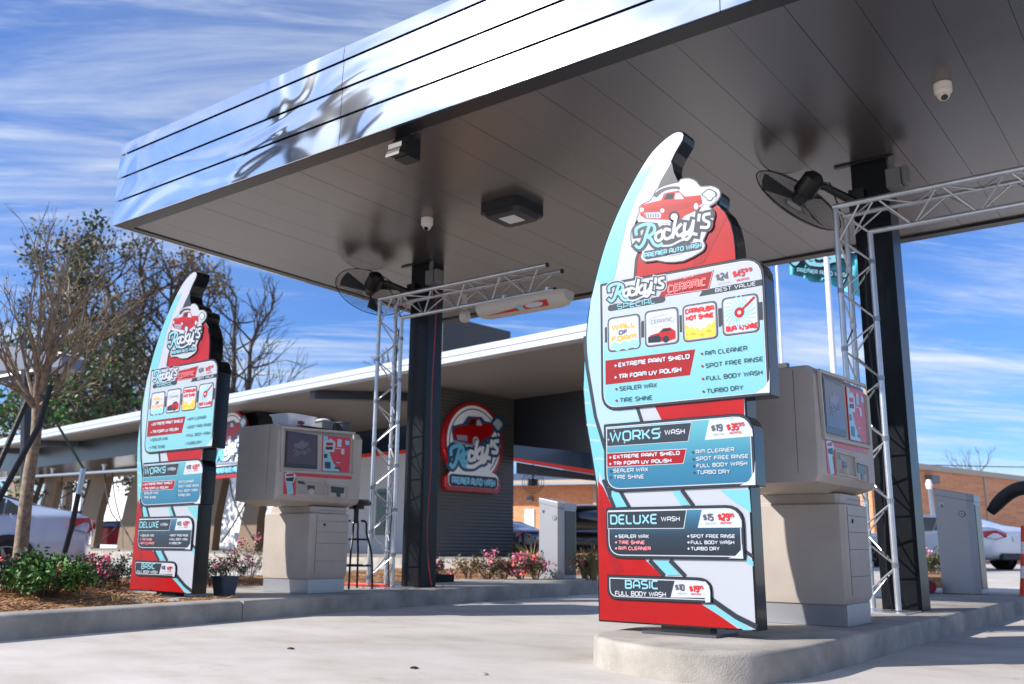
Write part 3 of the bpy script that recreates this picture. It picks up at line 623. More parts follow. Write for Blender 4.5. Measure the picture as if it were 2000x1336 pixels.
dome_cam(1842,178,'white dome security camera on the near right part of the soffit')
# dark sensor box near the front edge
c=gz(795,272,ZS); t=thing('floodlight','black box floodlight with a curved visor hanging near the canopy front edge','floodlight',(c.x,c.y,ZS),)
m=MB(); m.use('fixture_black'); m.box((c.x-.085,c.y-.07,ZS-.2),(c.x+.085,c.y+.09,ZS+.001),None); m.box((c.x-.15,c.y-.03,ZS-.008),(c.x+.15,c.y-.01,ZS-.001)); m.build('housing',t,bevel=.005)
m=MB(); m.use('bronze'); rs=[]
for k in range(7):
    a=k/6*math.pi/2; rs.append([Vector((c.x+u,c.y-.071-.11*math.sin(a)*(1),ZS-.06-.15*math.sin(a)*.4-.10*(1-math.cos(a)))) for u in(-.08,.08)])
m.mesh([p for r in rs for p in r],[(2*i,2*i+1,2*i+3,2*i+2) for i in range(6)]); m.box((c.x-.08,c.y-.15,ZS-.19),(c.x+.08,c.y-.071,ZS-.09)); m.build('visor',t)
# ------------------------------------------------------------------ fans
mat('fan_black','#111214',.4); mat('fan_blade','#55565a',.45,.3); mat('wire','#2c2d30',.45,.4)
def make_fan(cx,cy,label):
    C=px(1562,388,1); hub=gy(1560,390,8.15); n=(CF*.55+(CR*-.5-CU*.87)*.835).normalized()
    col=(-2.415,8.5)
    t=thing('wall_fan',label,'fan',(col[0],col[1],3.85),'caged fans on the canopy columns')
    q=n.to_track_quat('Z','Y').to_matrix().to_4x4()
    m=MB(); m.use('wire'); RR=.455
    def P(r,a,h): return hub+ (q@Vector((r*math.cos(a),r*math.sin(a),h)))
    for sgn in(1,-1):
        for r in [RR*.16+RR*.84*k/15 for k in range(16)]:
            h=sgn*.07*math.sqrt(max(0,1-(r/RR)**2)); m.tube([P(r,2*math.pi*k/36,h) for k in range(37)],.0015 if r<RR*.95 else .006,4,False)
        for k in range(54 if sgn>0 else 40):
            a=2*math.pi*k/(54 if sgn>0 else 40); m.tube([P(RR*.18,a,sgn*.07),P(RR*.6,a+.1,sgn*.056),P(RR,a+.16,0)],.0013,3,False)
    m.build('guard',t)
    for k in range(3):
        m=MB(); m.use('fan_blade'); a0=k*2.094+.5; vs=[];top=[]
        for i in range(6):
            a=a0-.30+i*.13; vs.append(P(.06,a*.5+a0*.5,.02-.01*i)); top.append(P(RR*.86,a,.035-.014*i))
        m.mesh(vs+top,[(i,i+1,7+i,6+i) for i in range(5)]); m.build('blade',t,smooth=True)
    m=MB(); m.use('fan_black'); mp_=-n
    m.tube([hub+n*.03,hub-n*.05,hub-n*.08,hub-n*.25,hub-n*.29],[.06,.08,.105,.10,.055],16); m.build('motor',t,smooth=True)
    m=MB(); m.use('fan_black'); e=Vector((col[0]+.03,8.47,3.82)); b=hub-n*.18
    m.tube([b,b+(e-b)*.35+Vector((0,0,.03)),e],[.03,.035,.045],8); m.box((col[0]-.02,8.44,3.72),(col[0]+.12,8.499,3.94)); m.tube([hub-n*.2,hub-n*.3+Vector((.1,0,-.12)),e+Vector((-.1,-.02,-.2)),e],.008,6); m.build('bracket',t,smooth=True)
    return t
f=make_fan(0,0,'black caged fan on the nearer right column with its motor facing up')
dup(f,(-8.03,8.5,3.85),'black caged fan on the left column, seen against the sky')
# junction boxes
mat('grey_box','#6d6c6c',.5)
def jbox(x,label):
    t=thing('junction_box',label,'electrical box',(x,8.6,4.0),'grey boxes on the columns')
    m=MB(); m.use('grey_box'); m.box((x+.002,8.42,3.88),(x+.13,8.56,4.06)); m.box((x+.03,8.46,4.06),(x+.07,8.5,4.199)); m.build('box',t,bevel=.006)
    m=MB(); m.use('grey_box'); m.box((x+.131,8.43,3.89),(x+.19,8.56,4.07)); m.build('cover',t,bevel=.02)
jbox(-2.09,'grey weatherproof outlet box high on the right column'); jbox(-7.72,'grey weatherproof outlet box high on the left column, feeding the red cord')
# ------------------------------------------------------------------ truss gantries
mat('truss_alu','#c6c8cc',.32,.75,var=.12,vscale=6); mat('alu_cut','#0e0e10',.6)
def make_truss(X,Y,xe,zb,label,name_group='aluminium truss gantries'):
    t=thing('truss_gantry',label,'truss',(X,Y,zb),name_group); zt=3.66; S_=.26; r=.0245
    A=lambda z:Vector((X,Y,z)); B=lambda z:Vector((X,Y+.29,z)); C_=lambda z:Vector((X+.245,Y+.145,z))
    m=MB(); m.use('truss_alu')
    m.tube([A(zb+.02),A(zt-.02)],r,14); m.tube([B(zb+.02),B(zt-.02)],r,14); m.tube([C_(zb+.02),C_(zt-.25)],r,14)
    m.build('tower',t,smooth=True)
    m=MB(); m.use('truss_alu')
    z=zb+.12; k=0
    while z<zt-.5:
        for p,q in((A,C_),(B,C_),(A,B)):
            if k%2==0: m.tube([p(z),q(z+.24)],.0085,6)
            else: m.tube([q(z),p(z+.24)],.0085,6)
            for e in(p(z) if k%2==0 else q(z),): m.tube([e-Vector((0,0,.02)),e+Vector((0,0,.02))],.03,8)
        z+=.26;k+=1
    m.tube([A(zt-.02),C_(zt-.25)],.0085,6); m.tube([B(zt-.02),C_(zt-.25)],.0085,6); m.tube([A(zt-.35),A(zt)+Vector((.22,0,0))],.0085,6)
    x=X+.1;k=0
    D=lambda x:Vector((x,Y,zt)); E_=lambda x:Vector((x,Y+.29,zt)); G_=lambda x:Vector((x,Y+.145,zt-.245))
    while x<xe-.3:
        for p,q in((D,G_),(E_,G_),(D,E_)):
            if k%2: m.tube([p(x),q(x+.24)],.0085,6)
            else: m.tube([q(x+.0),p(x+.24)],.0085,6)
        x+=.26;k+=1
    m.build('lacing',t,smooth=True)
    m=MB(); m.use('truss_alu'); m.tube([D(X-.02),D(xe)],r,14); m.tube([E_(X-.02),E_(xe)],r,14); m.tube([G_(X+.245),G_(xe)],r,14); m.use('alu_cut')
    for f_ in(D,E_,G_): m.tube([f_(xe),f_(xe+.02)],r*1.02,14)
    m.build('beam',t,smooth=True)
    m=MB(); m.use('truss_alu'); m.box((X-.12,Y-.1,zb+.001),(X+.36,Y+.4,zb+.012)); m.build('base_plate',t)
    m=MB(); m.use('fan_black'); m.tube(smooth_pts([G_(X+.3)+Vector((0,0,.03)),C_(3.2)+Vector((-.05,0,0)),C_(2.4)+Vector((-.08,.02,0)),C_(1.5)+Vector((-.03,0,0)),C_(.6)+Vector((-.07,0,0)),C_(zb+.02)+Vector((-.05,0,0))],6),.007,6); m.build('cable',t)
    return t
make_truss(-2.445,8.05,2.4,.16,'aluminium box truss gantry on the right island, its beam running out of the picture')
tl=make_truss(-8.1,8.02,-5.57,.17,'aluminium box truss gantry on the left island carrying the white sign bar')
# white bar unit hung on the left beam
mat('unit_white','#b5aca0',.4); mat('unit_red','#b8342a',.35)
t=thing('sign_bar','rounded off-white bar unit with a red stripe clamped under the left truss beam','reader bar',(-6.2,8.165,3.35))
YC=8.165; m=MB(); m.use('unit_white'); prof=[(-.1,-.0),(-.11,-.05),(-.1,-.1),(-.06,-.155),(0,-.17),(.06,-.155),(.1,-.1),(.11,-.05),(.1,0)]
rs=[]
for x,s in((-6.60,.72),(-6.57,.9),(-6.48,1),(-5.52,1),(-5.42,.93),(-5.37,.7)):
    rs.append([Vector((x,YC+a*s*1.25,3.375+b*s*1.0)) for a,b in prof])
m.rings(rs); m.build('housing',t,smooth=True)
m=MB(); m.use('unit_red'); 
def yz(a):
    return a
def up_(u,k): # on lower front flank
    y0,z0=YC-.06*1.25,3.375-.155; y1,z1=YC-.105*1.25,3.375-.09; nrm=Vector((0,-(z0-z1),0))
    return Vector((u,y0+(y1-y0)*k-.003,z0+(z1-z0)*k-.003))
m.face([up_(-6.45,.05),up_(-5.58,.05),up_(-5.58,.95),up_(-5.75,.95),up_(-5.95,.55)]); m.use('ink_teal'); m.face([up_(-5.97,.06)+Vector((0,-.001,0)),up_(-5.89,.06)+Vector((0,-.001,0)),up_(-5.95,.94)+Vector((0,-.001,0)),up_(-6.02,.7)+Vector((0,-.001,0))])
m.use('ink_white'); m.face([up_(-5.82+.12*math.cos(a*.5236),.5+.36*math.sin(a*.5236))+Vector((.06,-.0015,-.001)) for a in range(12)])
m.build('decal',t)
for x in(-6.25,-5.65): m=MB(); m.use('truss_alu'); m.box((x-.02,YC-.03,3.37),(x+.02,YC+.03,3.45)); m.build('clamp',t)
t=thing('sensor_lamp','small cream lamp on the back of the left gantry beam, left of the bar unit','lamp',(-7.0,8.34,3.4)); m=MB(); m.use('unit_white'); m.lathe((-7.0,8.36,3.32),[(0,-.05),(.05,-.03),(.07,.02),(.06,.09),(0,.1)],16); m.build('housing',t,smooth=True); m=MB(); m.use('unit_white'); m.box((-7.02,8.33,3.421),(-6.98,8.37,3.62)); m.build('bracket',t)
# ------------------------------------------------------------------ pay kiosks
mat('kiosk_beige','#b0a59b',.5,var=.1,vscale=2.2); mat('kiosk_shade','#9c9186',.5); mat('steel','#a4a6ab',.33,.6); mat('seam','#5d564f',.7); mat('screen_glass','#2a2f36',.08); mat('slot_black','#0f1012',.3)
mat('kiosk_red','#c21a2c',.35)
def make_kiosk(x0=-2.04,y0=6.45,zg=.16):
    t=thing('pay_kiosk','beige pay station behind the nearer menu sign','pay kiosk',(x0,y0,zg),'beige pay stations')
    X=x0
    m=MB(); m.use('steel'); m.box((X-.72,y0+.0,zg+.001),(X-.015,y0+.50,zg+.14)); m.build('plinth',t,bevel=.003)
    m=MB(); m.use('kiosk_beige')
    def rect(x0_,x1_,y0_,y1_,z,ch=.03): return [Vector(p) for p in((x0_+ch,y0_,z),(x1_-ch,y0_,z),(x1_,y0_+ch,z),(x1_,y1_-ch,z),(x1_-ch,y1_,z),(x0_+ch,y1_,z),(x0_,y1_-ch,z),(x0_,y0_+ch,z))]
    m.rings([rect(X-.74,X-.02,y0-.01,y0+.52,zg+.14),rect(X-.76,X+.005,y0-.02,y0+.53,zg+.19),rect(X-.76,X+.005,y0-.02,y0+.53,zg+.80),rect(X-.72,X-.03,y0+.02,y0+.52,zg+.81),rect(X-.72,X-.03,y0+.02,y0+.52,zg+.875)])
    m.build('pedestal',t,smooth=True,bevel=.004)
    m=MB(); m.use('seam')
    for z in(.25,.43,.545,.655,.765): m.box((X+.0055,y0+.07,zg+z+.07-.0),(X+.0072,y0+.49,zg+z+.073))
    m.box((X+.0055,y0+.055,zg+.2),(X+.0072,y0+.06,zg+.79)); m.build('drawer_seams',t)
    m=MB(); m.use('slot_black'); m.lathe((X+.006,y0+.16,zg+.69),[(0,0),(.014,0),(.014,.008),(0,.008)],12,axis='x'); m.build('lock',t)
    # head
    H0,H1=zg+.875,zg+1.675; ya,yb=y0-.53,y0+.62; xa,xb=X-.62,X+.055
    m=MB(); m.use('kiosk_beige')
    m.rings([rect(xa+.08,xb-.16,ya+.22,yb-.05,H0,.02),rect(xa,xb-.03,ya,yb,H0+.045,.025),rect(xa,xb,ya,yb,H0+.09,.03),rect(xa,xb,ya,yb,H1-.07,.022),rect(xa,xb-.05,ya+.002,yb-.002,H1-.008,.022),rect(xa+.004,xb-.065,ya+.01,yb-.01,H1,.022)])
    m.build('head',t,bevel=.006)
    m=MB(); m.use('seam'); m.box((xb-.16,ya-.0012,H0+.1),(xb-.157,ya+.001,H1-.03)); m.build('head_seam',t)
    def K(x,y): p=gx(x,y,-7.48); return (p.y-.1-.02,p.z-.005)          # read off the left station's face
    XF=xb
    def fb(name,P,dx0,dx1,mt,par=t,bevel=0):
        m=MB(); m.use(mt); Q=[K(*p) for p in P]; m.prism([(XF+dx0,a,b) for a,b in Q],[(XF+dx1,a,b) for a,b in Q]); return m.build(name,par,bevel=bevel)
    def fr(P,w0,mt='kiosk_beige',dx=.018):
        Q=[K(*p) for p in P]; ins=inset(Q,w0); m=MB(); m.use(mt)
        n=len(Q)
        for i in range(n):
            j=(i+1)%n; m.mesh([(XF,*Q[i]),(XF,*Q[j]),(XF+dx,*Q[j]),(XF+dx,*Q[i]),(XF,*ins[i]),(XF,*ins[j]),(XF+dx,*ins[j]),(XF+dx,*ins[i])],[(0,1,2,3),(4,5,6,7),(3,2,6,7)])
        return m
    fr([(543,838),(682,846),(681,930),(541,922)],-.0,dx=.001)
    m=fr([(541,834),(685,846),(683,931),(539,923)],.022,dx=.02); m.build('bezel',t)
    s=fb('screen',[(551,843),(612,852),(611,918),(548,914)],.001,.012,'slot_black'); 
    m=MB(); m.use(mat('screen_print','#3a1420',.12)); Q=[K(*p) for p in((553.5,846),(609.5,854),(608.5,910),(551,906))]; m.face([(XF+.0135,a,b) for a,b in Q])
    c0=K(580,879)
    def QK(x,y,l): return Vector((XF+.0142+l*.0003,c0[0]+(x-690)*.00043,c0[1]-(y-680)*.00043))
    mm=MB(); 
    m.use(mat('screen_grey','#59545c',.15)); 
    for s_ in SCRIPT[:10]:
        P=smooth_pts([Vector(a) for a in s_],3) if len(s_)>2 else [Vector(p) for p in s_]; ribbon(m,lambda u,v,e=0:QK(u,v,1),[(p.x,p.y) for p in P],22)
    D=logo_shapes(); m.face([QK(x,y,.5) for x,y in D['car']]); m.build('image',s)
    pn=fb('payment_panel',[(623,852),(677,857),(674,924),(621,921)],.001,.010,'kiosk_red')
    m=MB(); m.use('ink_teal'); 
    def KP(P,dx): return [(XF+dx,*K(*p)) for p in P]
    m.face(KP([(623.5,853),(632,854),(633,880),(642,905),(655,922.5),(621.5,920.5)],.0108)); m.use('ink_white'); m.face(KP([(625,864),(638,858),(647,866),(644,884),(630,885),(624,876)],.0112)); m.use('sign_red'); m.face(KP([(628,866),(642,866),(642,872),(629,872)],.0116)); m.use('sign_slate'); m.face(KP([(627,874),(642,874),(641,880),(628,880)],.0116))
    m.use('steel'); m.face(KP([(651,859),(659,860),(658,875),(650,874)],.0116)); m.use('ink_blue'); m.face(KP([(666,862),(674,863),(674,871),(666,870)],.0116)); m.use('ink_white'); m.face(KP([(658,878),(664,878),(664,889),(658,889)],.0116)); m.face(KP([(646,876.5),(657,877),(657,878.5),(646,878)],.0116)); m.face(KP([(648,904),(656,904.5),(656,906),(648,905.5)],.0116)); m.use('slot_black'); m.face(KP([(624,888),(631,888),(631,896),(624,896)],.0116)); m.face(KP([(626,903),(637,904),(637,917),(626,916)],.0116)); m.face(KP([(645,913),(657,914),(657,918),(645,917)],.0118))
    m.build('decal',pn)
    fb('red_strip',[(568,925),(680,932),(679,938),(567,931)],.001,.003,'kiosk_red')
    st=fb('corner_sticker',[(547,921),(570,923),(569,968),(546,966)],.0012,.003,'kiosk_red'); m=MB(); m.use('ink_teal'); m.face(KP([(550,938),(562,936),(566,966),(554,967)],.0034)); m.use('ink_white'); m.face(KP([(548,926),(562,921),(571,930),(566,944),(550,943)],.0038)); m.use('sign_slate'); m.face(KP([(550,935),(567,933),(565,942),(552,941)],.0042)); m.use('sign_red'); m.face(KP([(551,928),(566,926),(566,931),(552,932)],.0044)); m.build('decal',st)
    m=fr([(571,936),(631,941),(630,971),(570,967)],.012,dx=.014); m.build('recess_frame',t)
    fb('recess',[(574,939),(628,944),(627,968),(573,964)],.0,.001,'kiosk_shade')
    m=MB(); m.use('slot_black'); m.face(KP([(574,941),(586,942),(590,948),(574,945)],.0035)); m.face(KP([(593,949),(607,950),(607,958),(593,957)],.0035)); m.use('kiosk_beige'); c=K(600,962); m.lathe((XF+.001,c[0],c[1]),[(.0,.03),(.03,.02),(.04,0),(.0,-.001)],14,axis='x'); m.build('receipt_slot',t)
    m=fr([(633,949),(671,953),(670,976),(632,972)],.006,dx=.012); m.build('reader_frame',t)
    m=MB(); m.use('slot_black'); m.face(KP([(639,951),(665,954),(664,965),(657,965),(657,972),(650,971),(650,964),(639,963)],.004)); m.build('card_slot',t)
    return t
k=make_kiosk(); dup(k,(-2.04-5.44,6.57,.17),'beige pay station on the left island with plastic tubs on its roof')
# tubs on the left kiosk: roof at z .17+1.675
ZR=.17+1.677; 
mat('clear_plastic','#eef1f6',.25,trans=.2,alpha=.88); mat('bin_grey','#74787a',.5); mat('bin_dark','#3c4045',.5); mat('bag_white','#dfe3e6',.5); mat('rag_blue','#5e7da0',.8); mat('rag_red','#b04a5a',.8)
def tub(name,label,cat,cx,cy,w,d,h,mt,tap=.82,rim=.012,rot=0.,extra=None,z=ZR):
    t=thing(name,label,cat,(cx,cy,z)); Mx=Matrix.Translation((cx,cy,z))@Matrix.Rotation(rot,4,'Z')
    def rr(s,zz,o=0): return [Mx@Vector((a*(w/2*s+o),b*(d/2*s+o),zz)) for a,b in((-1,-.8),(-.8,-1),(.8,-1),(1,-.8),(1,.8),(.8,1),(-.8,1),(-1,.8))]
    m=MB(); m.use(mt); m.rings([rr(tap,.001),rr(1,h),rr(1,h,rim),rr(1,h+.012,rim),rr(1,h+.012,-.004),rr(tap,.008,-.004)]); m.build('shell',t,smooth=True)
    if extra: extra(t,Mx)
    return t
def cont(t,Mx):
    for mt,pts,nm in(('rag_blue',[(-.12,-.02,.02,.07),(.05,.03,.02,.06)],'blue_cloth'),('rag_red',[(-.02,0,.06,.05),(.1,-.03,.05,.06)],'red_cloth')):
        m=MB(); m.use(mt)
        for x,y,z_,r in pts: m.lathe(Mx@Vector((x,y,z_)),[(0,-.02),(r,-.01),(r*1.1,.01),(r*.5,.03),(0,.03)],10)
        m.build(nm,t,smooth=True)
a=gz(578,822,ZR); tub('storage_tub','clear plastic storage tub full of cloths on the left pay station roof','tub',-7.72,6.45,.30,.42,.12,'clear_plastic',extra=cont,rot=.1)
def lid(t,Mx):
    m=MB(); m.use('bag_white'); m.lathe(Mx@Vector((0,0,.105)),[(.085,0),(.08,.03),(.04,.045),(0,.05)],12); m.build('cloth',t,smooth=True)
tub('waste_bin','small grey bin with white cloth heaped in it on the left pay station roof','bin',-7.72,6.86,.19,.17,.11,'bin_grey',extra=lid)
tub('waste_bin','small dark bin at the rear end of the left pay station roof','bin',-7.62,7.04,.15,.12,.11,'bin_dark',extra=None)
m=MB(); m.use('bin_dark'); m.box((-7.6,6.33,ZR+.002),(-7.45,6.72,ZR+.008)); tag(m.build('tray',bevel=.002,loc=(-7.5,6.5,ZR)),'thin dark tray lying in front of the clear tub','tray')
# ------------------------------------------------------------------ grey cabinets at the exit
mat('cabinet_grey','#9a9ba1',.38,.25); mat('cabinet_blue','#6d717c',.4,.25); mat('badge','#2b2e33',.3)
def make_cab(P,label):
    x,y,z=P; t=thing('gate_cabinet',label,'gate cabinet',P,'grey slanted-top cabinets')
    m=MB(); m.use('cabinet_grey'); w=.42; d=.42; 
    def o(xx,yy,h): return Vector((x+xx,y+yy,z+h))
    prof=[(0,.004),(w,.004),(w,1.13),(w-.03,1.16),(0,1.25)]
    c=.07
    sec=lambda h:[o(0,0,h),o(w-c,0,h),o(w,c,h),o(w,d,h),o(0,d,h)]
    top=[o(0,0,1.235),o(w-c,0,1.16),o(w,c,1.145),o(w,d,1.145),o(0,d,1.235)]
    m.prism(sec(.004),top); m.build('body',t,bevel=.004)
    m=MB(); m.use('cabinet_grey'); low=[p+Vector((0,0,0)) for p in top]; e=.008
    def gro(P,dz): 
        cc=o(w/2,d/2,0); return [Vector((p.x+(e if p.x>cc.x else -e),p.y+(e if p.y>cc.y else -e),p.z+dz)) for p in P]
    m.prism(gro(top,-.075),gro(top,.012)); m.build('lid',t,bevel=.01)
    m=MB(); m.use('badge'); m.lathe((x+w-c-.055,y-.001,z+.93),[(0,0),(.036,0),(.036,-.008),(0,-.008)],20,axis='y'); m.use('ink_white'); m.lathe((x+w-c-.055,y-.0095,z+.93),[(0,0),(.027,0),(.027,-.002),(0,-.002)],20,axis='y'); m.use('sign_slate'); text(m,lambda u,v,e=0:Vector((u,y-.0125,v)),'IB',(x+w-c-.067,z+.92),(x+w-c-.043,z+.92),.02,.25); m.build('badge',t)
    m=MB(); m.use('steel'); m.lathe((x+.08,y-.001,z+1.05),[(0,0),(.03,0),(.028,-.006),(0,-.006)],18,axis='y'); m.use('badge'); m.box((x+.074,y-.014,z+1.01),(x+.086,y-.008,z+1.055)); m.build('lock',t)
    m=MB(); m.use('slot_black'); m.box((x+w+.001,y+c+.03,z+.06),(x+w+.006,y+d-.02,z+1.04)); m.build('side_door',t)
    return t
cb=make_cab((-2.78,12.28,.16),'tall grey slanted-top cabinet at the far end of the right island'); dup(cb,(-8.64,12.25,.17),'tall grey slanted-top cabinet at the far end of the left island')
# black padded arm leaning out of the right cabinet
mat('arm_black','#191b20',.6,bump=.4,bscale=30)
p=gy(1925,990,12.5); m=MB(); m.use('arm_black'); A=gy(1935,1000,12.55);B=gy(1960,972,12.5);C=gy(1992,954,12.4); D_=gy(2040,953,12.3)
m.tube(smooth_pts([A,B,C,D_],5),[.055,.06,.068,.075,.078]+[.08]*11,12); tag(m.build('boom_arm',smooth=True,loc=A),'thick black padded boom arm rising from the cabinet on the right island','boom arm')
# ------------------------------------------------------------------ stool
mat('stool_black','#101113',.3,.3)
c=gz(712,1148,.17); sx,sy=-8.0,7.68; t=thing('bar_stool','tall black metal bar stool behind the left pay station','stool',(sx,sy,.17))
m=MB(); m.use('stool_black'); m.lathe((sx,sy,.17),[(0,.93),(.15,.93),(.17,.945),(.17,.975),(.14,1.0),(0,1.005)],24); m.lathe((sx,sy,.17),[(.0,.89),(.09,.89),(.09,.93),(0,.93)],16); m.build('seat',t,smooth=True)
for a in(.6,2.17,3.74,5.31):
    m=MB(); m.use('stool_black'); d=Vector((math.cos(a),math.sin(a),0)); o_=Vector((sx,sy,.17))
    m.tube(smooth_pts([o_+d*.06+Vector((0,0,.76)),o_+d*.12+Vector((0,0,.74)),o_+d*.13+Vector((0,0,.62)),o_+d*.19+Vector((0,0,.42)),o_+d*.21+Vector((0,0,.25)),o_+d*.22+Vector((0,0,.004))],4),.0125,8); m.build('leg',t,smooth=True)
for h,r in((.26,.21),(.55,.155)):
    m=MB(); m.use('stool_black'); m.tube([Vector((sx+r*math.cos(k*math.pi/10),sy+r*math.sin(k*math.pi/10),.17+h)) for k in range(21)],.011,8); m.build('foot_ring',t,smooth=True)
m=MB(); m.use('stool_black'); m.tube([(sx,sy,.9),(sx,sy,1.07)],.03,10); m.build('post',t)
# ------------------------------------------------------------------ cords, cones, pot
mat('cord_orange','#e0461a',.5); mat('cord_red','#a3242a',.5); mat('cone_orange','#e8401c',.45); mat('rubber','#17171a',.8); mat('pot_grey','#4b515c',.6); mat('cone_white','#e6e6e8',.4)
m=MB(); m.use('cord_orange'); P=[]
for i in range(26):
    a=i*.62; P.append((-8.55+.32*math.cos(a)+.14*math.sin(i*1.3)+ .012*i,7.95+.26*math.sin(a*1.1)+.1*math.cos(i),.185+.02*abs(math.sin(i*.9))))
m.tube(smooth_pts(P,4),.0075,6); tag(m.build('extension_cord',smooth=True,loc=(-8.5,7.95,.17)),'orange extension cord coiled on the left island behind the truss','cord')
m=MB(); m.use('cord_red'); m.tube(smooth_pts([(-7.6,8.5,3.9),(-7.59,8.5,3.4),(-7.62,8.5,2.4),(-7.6,8.5,1.6),(-7.63,8.5,.8),(-7.62,8.6,.19),(-7.7,8.9,.18)],5),.006,6); tag(m.build('power_cord',smooth=True,loc=(-7.6,8.5,.17)),'thin red power cord hanging down beside the left column','cord')
def cone(P,h,label,stripes,base=.19,bh=.05):
    x,y,z=P; t=thing('traffic_cone',label,'traffic cone',P,)
    m=MB(); m.use('rubber'); m.box((x-base,y-base,z+.002),(x+base,y+base,z+bh)); m.build('base',t,bevel=.015)
    m=MB(); N=[(0,.13),(.2,.108),(.35,.09),(.5,.075),(.65,.06),(.8,.045),(1,.028)]
    for i in range(6):
        m.use('cone_white' if i in stripes else 'cone_orange'); rs=[[Vector((x+r*math.cos(k*math.pi/12),y+r*math.sin(k*math.pi/12),z+bh+q*(h-bh))) for k in range(24)] for q,r in N[i:i+2]]; m.rings(rs,cap=(i==5))
    m.build('cone',t,smooth=True); return t
c=gz(838,1136,.17); cone((c.x,c.y,.17),.66,'plain orange traffic cone on a thick black base, mostly hidden behind the left column',[],.25,.10)
c=gz(1999,1192,0); cone((c.x+.09,c.y,0),.95,'orange cone with white bands at the right edge of the picture',[2,4],.2,.04)
c=(-7.78,5.78,.17); tub('flower_pot','square blue-grey pot standing right of the left menu sign','pot',c[0],c[1],.2,.2,.17,'pot_grey',.75,.01,0,None,.17)
# maroon and white banner rolled up behind the right column
mat('maroon','#7c1a28',.6); 
m=MB(); m.use('maroon'); m.tube([(-3.02,12.55,.24),(-2.85,12.0,.24)],.075,12); m.use('cone_white'); m.tube([(-3.05,12.62,.24),(-3.02,12.551,.24)],.076,12); m.use('maroon'); tag(m.build('rolled_banner',smooth=True,loc=(-2.9,12.3,.16)),'rolled maroon banner lying behind the right column','banner')
m=MB(); m.use('trim_black')
for x,y in((809,1306),(945,1318),(568,1268)):
    c=gz(x,y,0); m=MB(); m.use('trim_black' if x!=945 else 'kerb_concrete'); n=8
    m.rings([[Vector((c.x+r*math.cos(k*.785)*1.4,c.y+r*math.sin(k*.785),z)) for k in range(n)] for r,z in((.02,.001),(.018,.008),(.006,.012))]); tag(m.build('pebble',loc=(c.x,c.y,0)),{809:'flat dark scrap lying mid-lane on the concrete',945:'small pale pebble nearest the bottom edge, in the open lane',568:'tiny dark chip on the concrete toward the left kerb'}[x],'debris')
# ------------------------------------------------------------------ car wash building (its long axis turned 6.7 degrees)
BA=R(-6.7); EX=Vector((math.cos(BA),math.sin(BA),0)); EY=Vector((-math.sin(BA),math.cos(BA),0))
B0=px(1143,650,19.5)
def bp(x,y,s=0): 
    p=B0+EY*s; return pl(x,y,(p.x,p.y),BA)
mat('bldg_metal','#c9cbcf',.25,.35,bump=.5,bscale=.8,stretch=(1,1,5)); mat('bldg_dark','#23262d',.35); mat('bldg_soffit','#77706b',.5,spec=.5); mat('glass_panel','#26384d',.12,.0,coat=.5,var=.25,vscale=.5)
mat('stripe_red','#e2321c',.4); mat('wall_white','#c9ccd4',.7,var=.05,vscale=.6); mat('tan_arch','#7a6652',.6,var=.15,vscale=.6); mat('pipe_steel','#a9b0b8',.3,.8); mat('hose_black','#16171a',.6); mat('eave_shade_black','#0e131b',.25,var=.3,vscale=1)
def corr_mat():
    m=mat('corrugated','#55534f',.45,.3); nt=m.node_tree; b=nt.nodes['Principled BSDF']; tc=nt.nodes.new('ShaderNodeTexCoord'); w=nt.nodes.new('ShaderNodeTexWave'); w.bands_direction='Z'; w.inputs['Scale'].default_value=3.2
    nt.links.new(tc.outputs['Object'],w.inputs[0]); bp_=nt.nodes.new('ShaderNodeBump'); bp_.inputs['Distance'].default_value=.012; nt.links.new(w.outputs[1],bp_.inputs['Height']); nt.links.new(bp_.outputs[0],b.inputs['Normal'])
corr_mat()
zE=bp(1143,659).z; zT=bp(1143,633).z
def XL(x,s=0): p=bp(x,900,s)-(B0+EY*s); return p.dot(EX)
def W3(u,s,z): q=B0+EX*u+EY*s; return Vector((q.x,q.y,z))
bld=thing('wash_building','long low car wash building with a bright metal eave behind the canopy','building',W3(-8,4,0))
def bbox(m,u0,u1,s0,s1,z0,z1):
    m.prism([W3(u0,s0,z0),W3(u1,s0,z0),W3(u1,s1,z0),W3(u0,s1,z0)],[W3(u0,s0,z1),W3(u1,s0,z1),W3(u1,s1,z1),W3(u0,s1,z1)])
uL=XL(-60); uR=XL(1190)
m=MB(); m.use('bldg_metal'); 
zm_=(zE+zT)/2
bbox(m,uL,uR,0,.3,zE,zm_-.006); bbox(m,uL,uR,-.02,.3,zm_,zT); m.build('eave_fascia',bld)
u550=XL(545,7.5); u848=XL(849,2.2); u850=XL(846,7.5); u1003=XL(1003,2.2)
zr=bp(720,889,7.5).z
m=MB(); m.use('glass_panel'); bbox(m,u550,u850,7.5,7.7,zr+.07,zE+.03); m.build('glass_cladding',bld)
m=MB(); m.use('bldg_dark')
for k in range(1,4): bbox(m,u550+(u850-u550)*k/4,u550+(u850-u550)*k/4+.03,7.485,7.501,zr+.07,zE)
for zz in(.9,1.7): bbox(m,u550,u850,7.486,7.5005,zr+zz,zr+zz+.025)
bbox(m,u550-1.6,u550-.01,7.4,7.7,zr-.1,zE+.03); m.build('cladding_joints',bld)
m=MB(); m.use('stripe_red'); bbox(m,u550,u850,7.46,7.7,zr-.07,zr+.069); m.build('red_stripe',bld)
m=MB(); m.use('wall_white'); bbox(m,u550,u850,7.51,7.7,.1,zr-.071); m.build('lower_wall',bld)
m=MB(); m.use(mat('win_glass','#22352f',.06)); bbox(m,XL(739,7.5),XL(757,7.5),7.48,7.5,bp(745,1045,7.5).z,bp(745,955,7.5).z); m.build('window',bld)
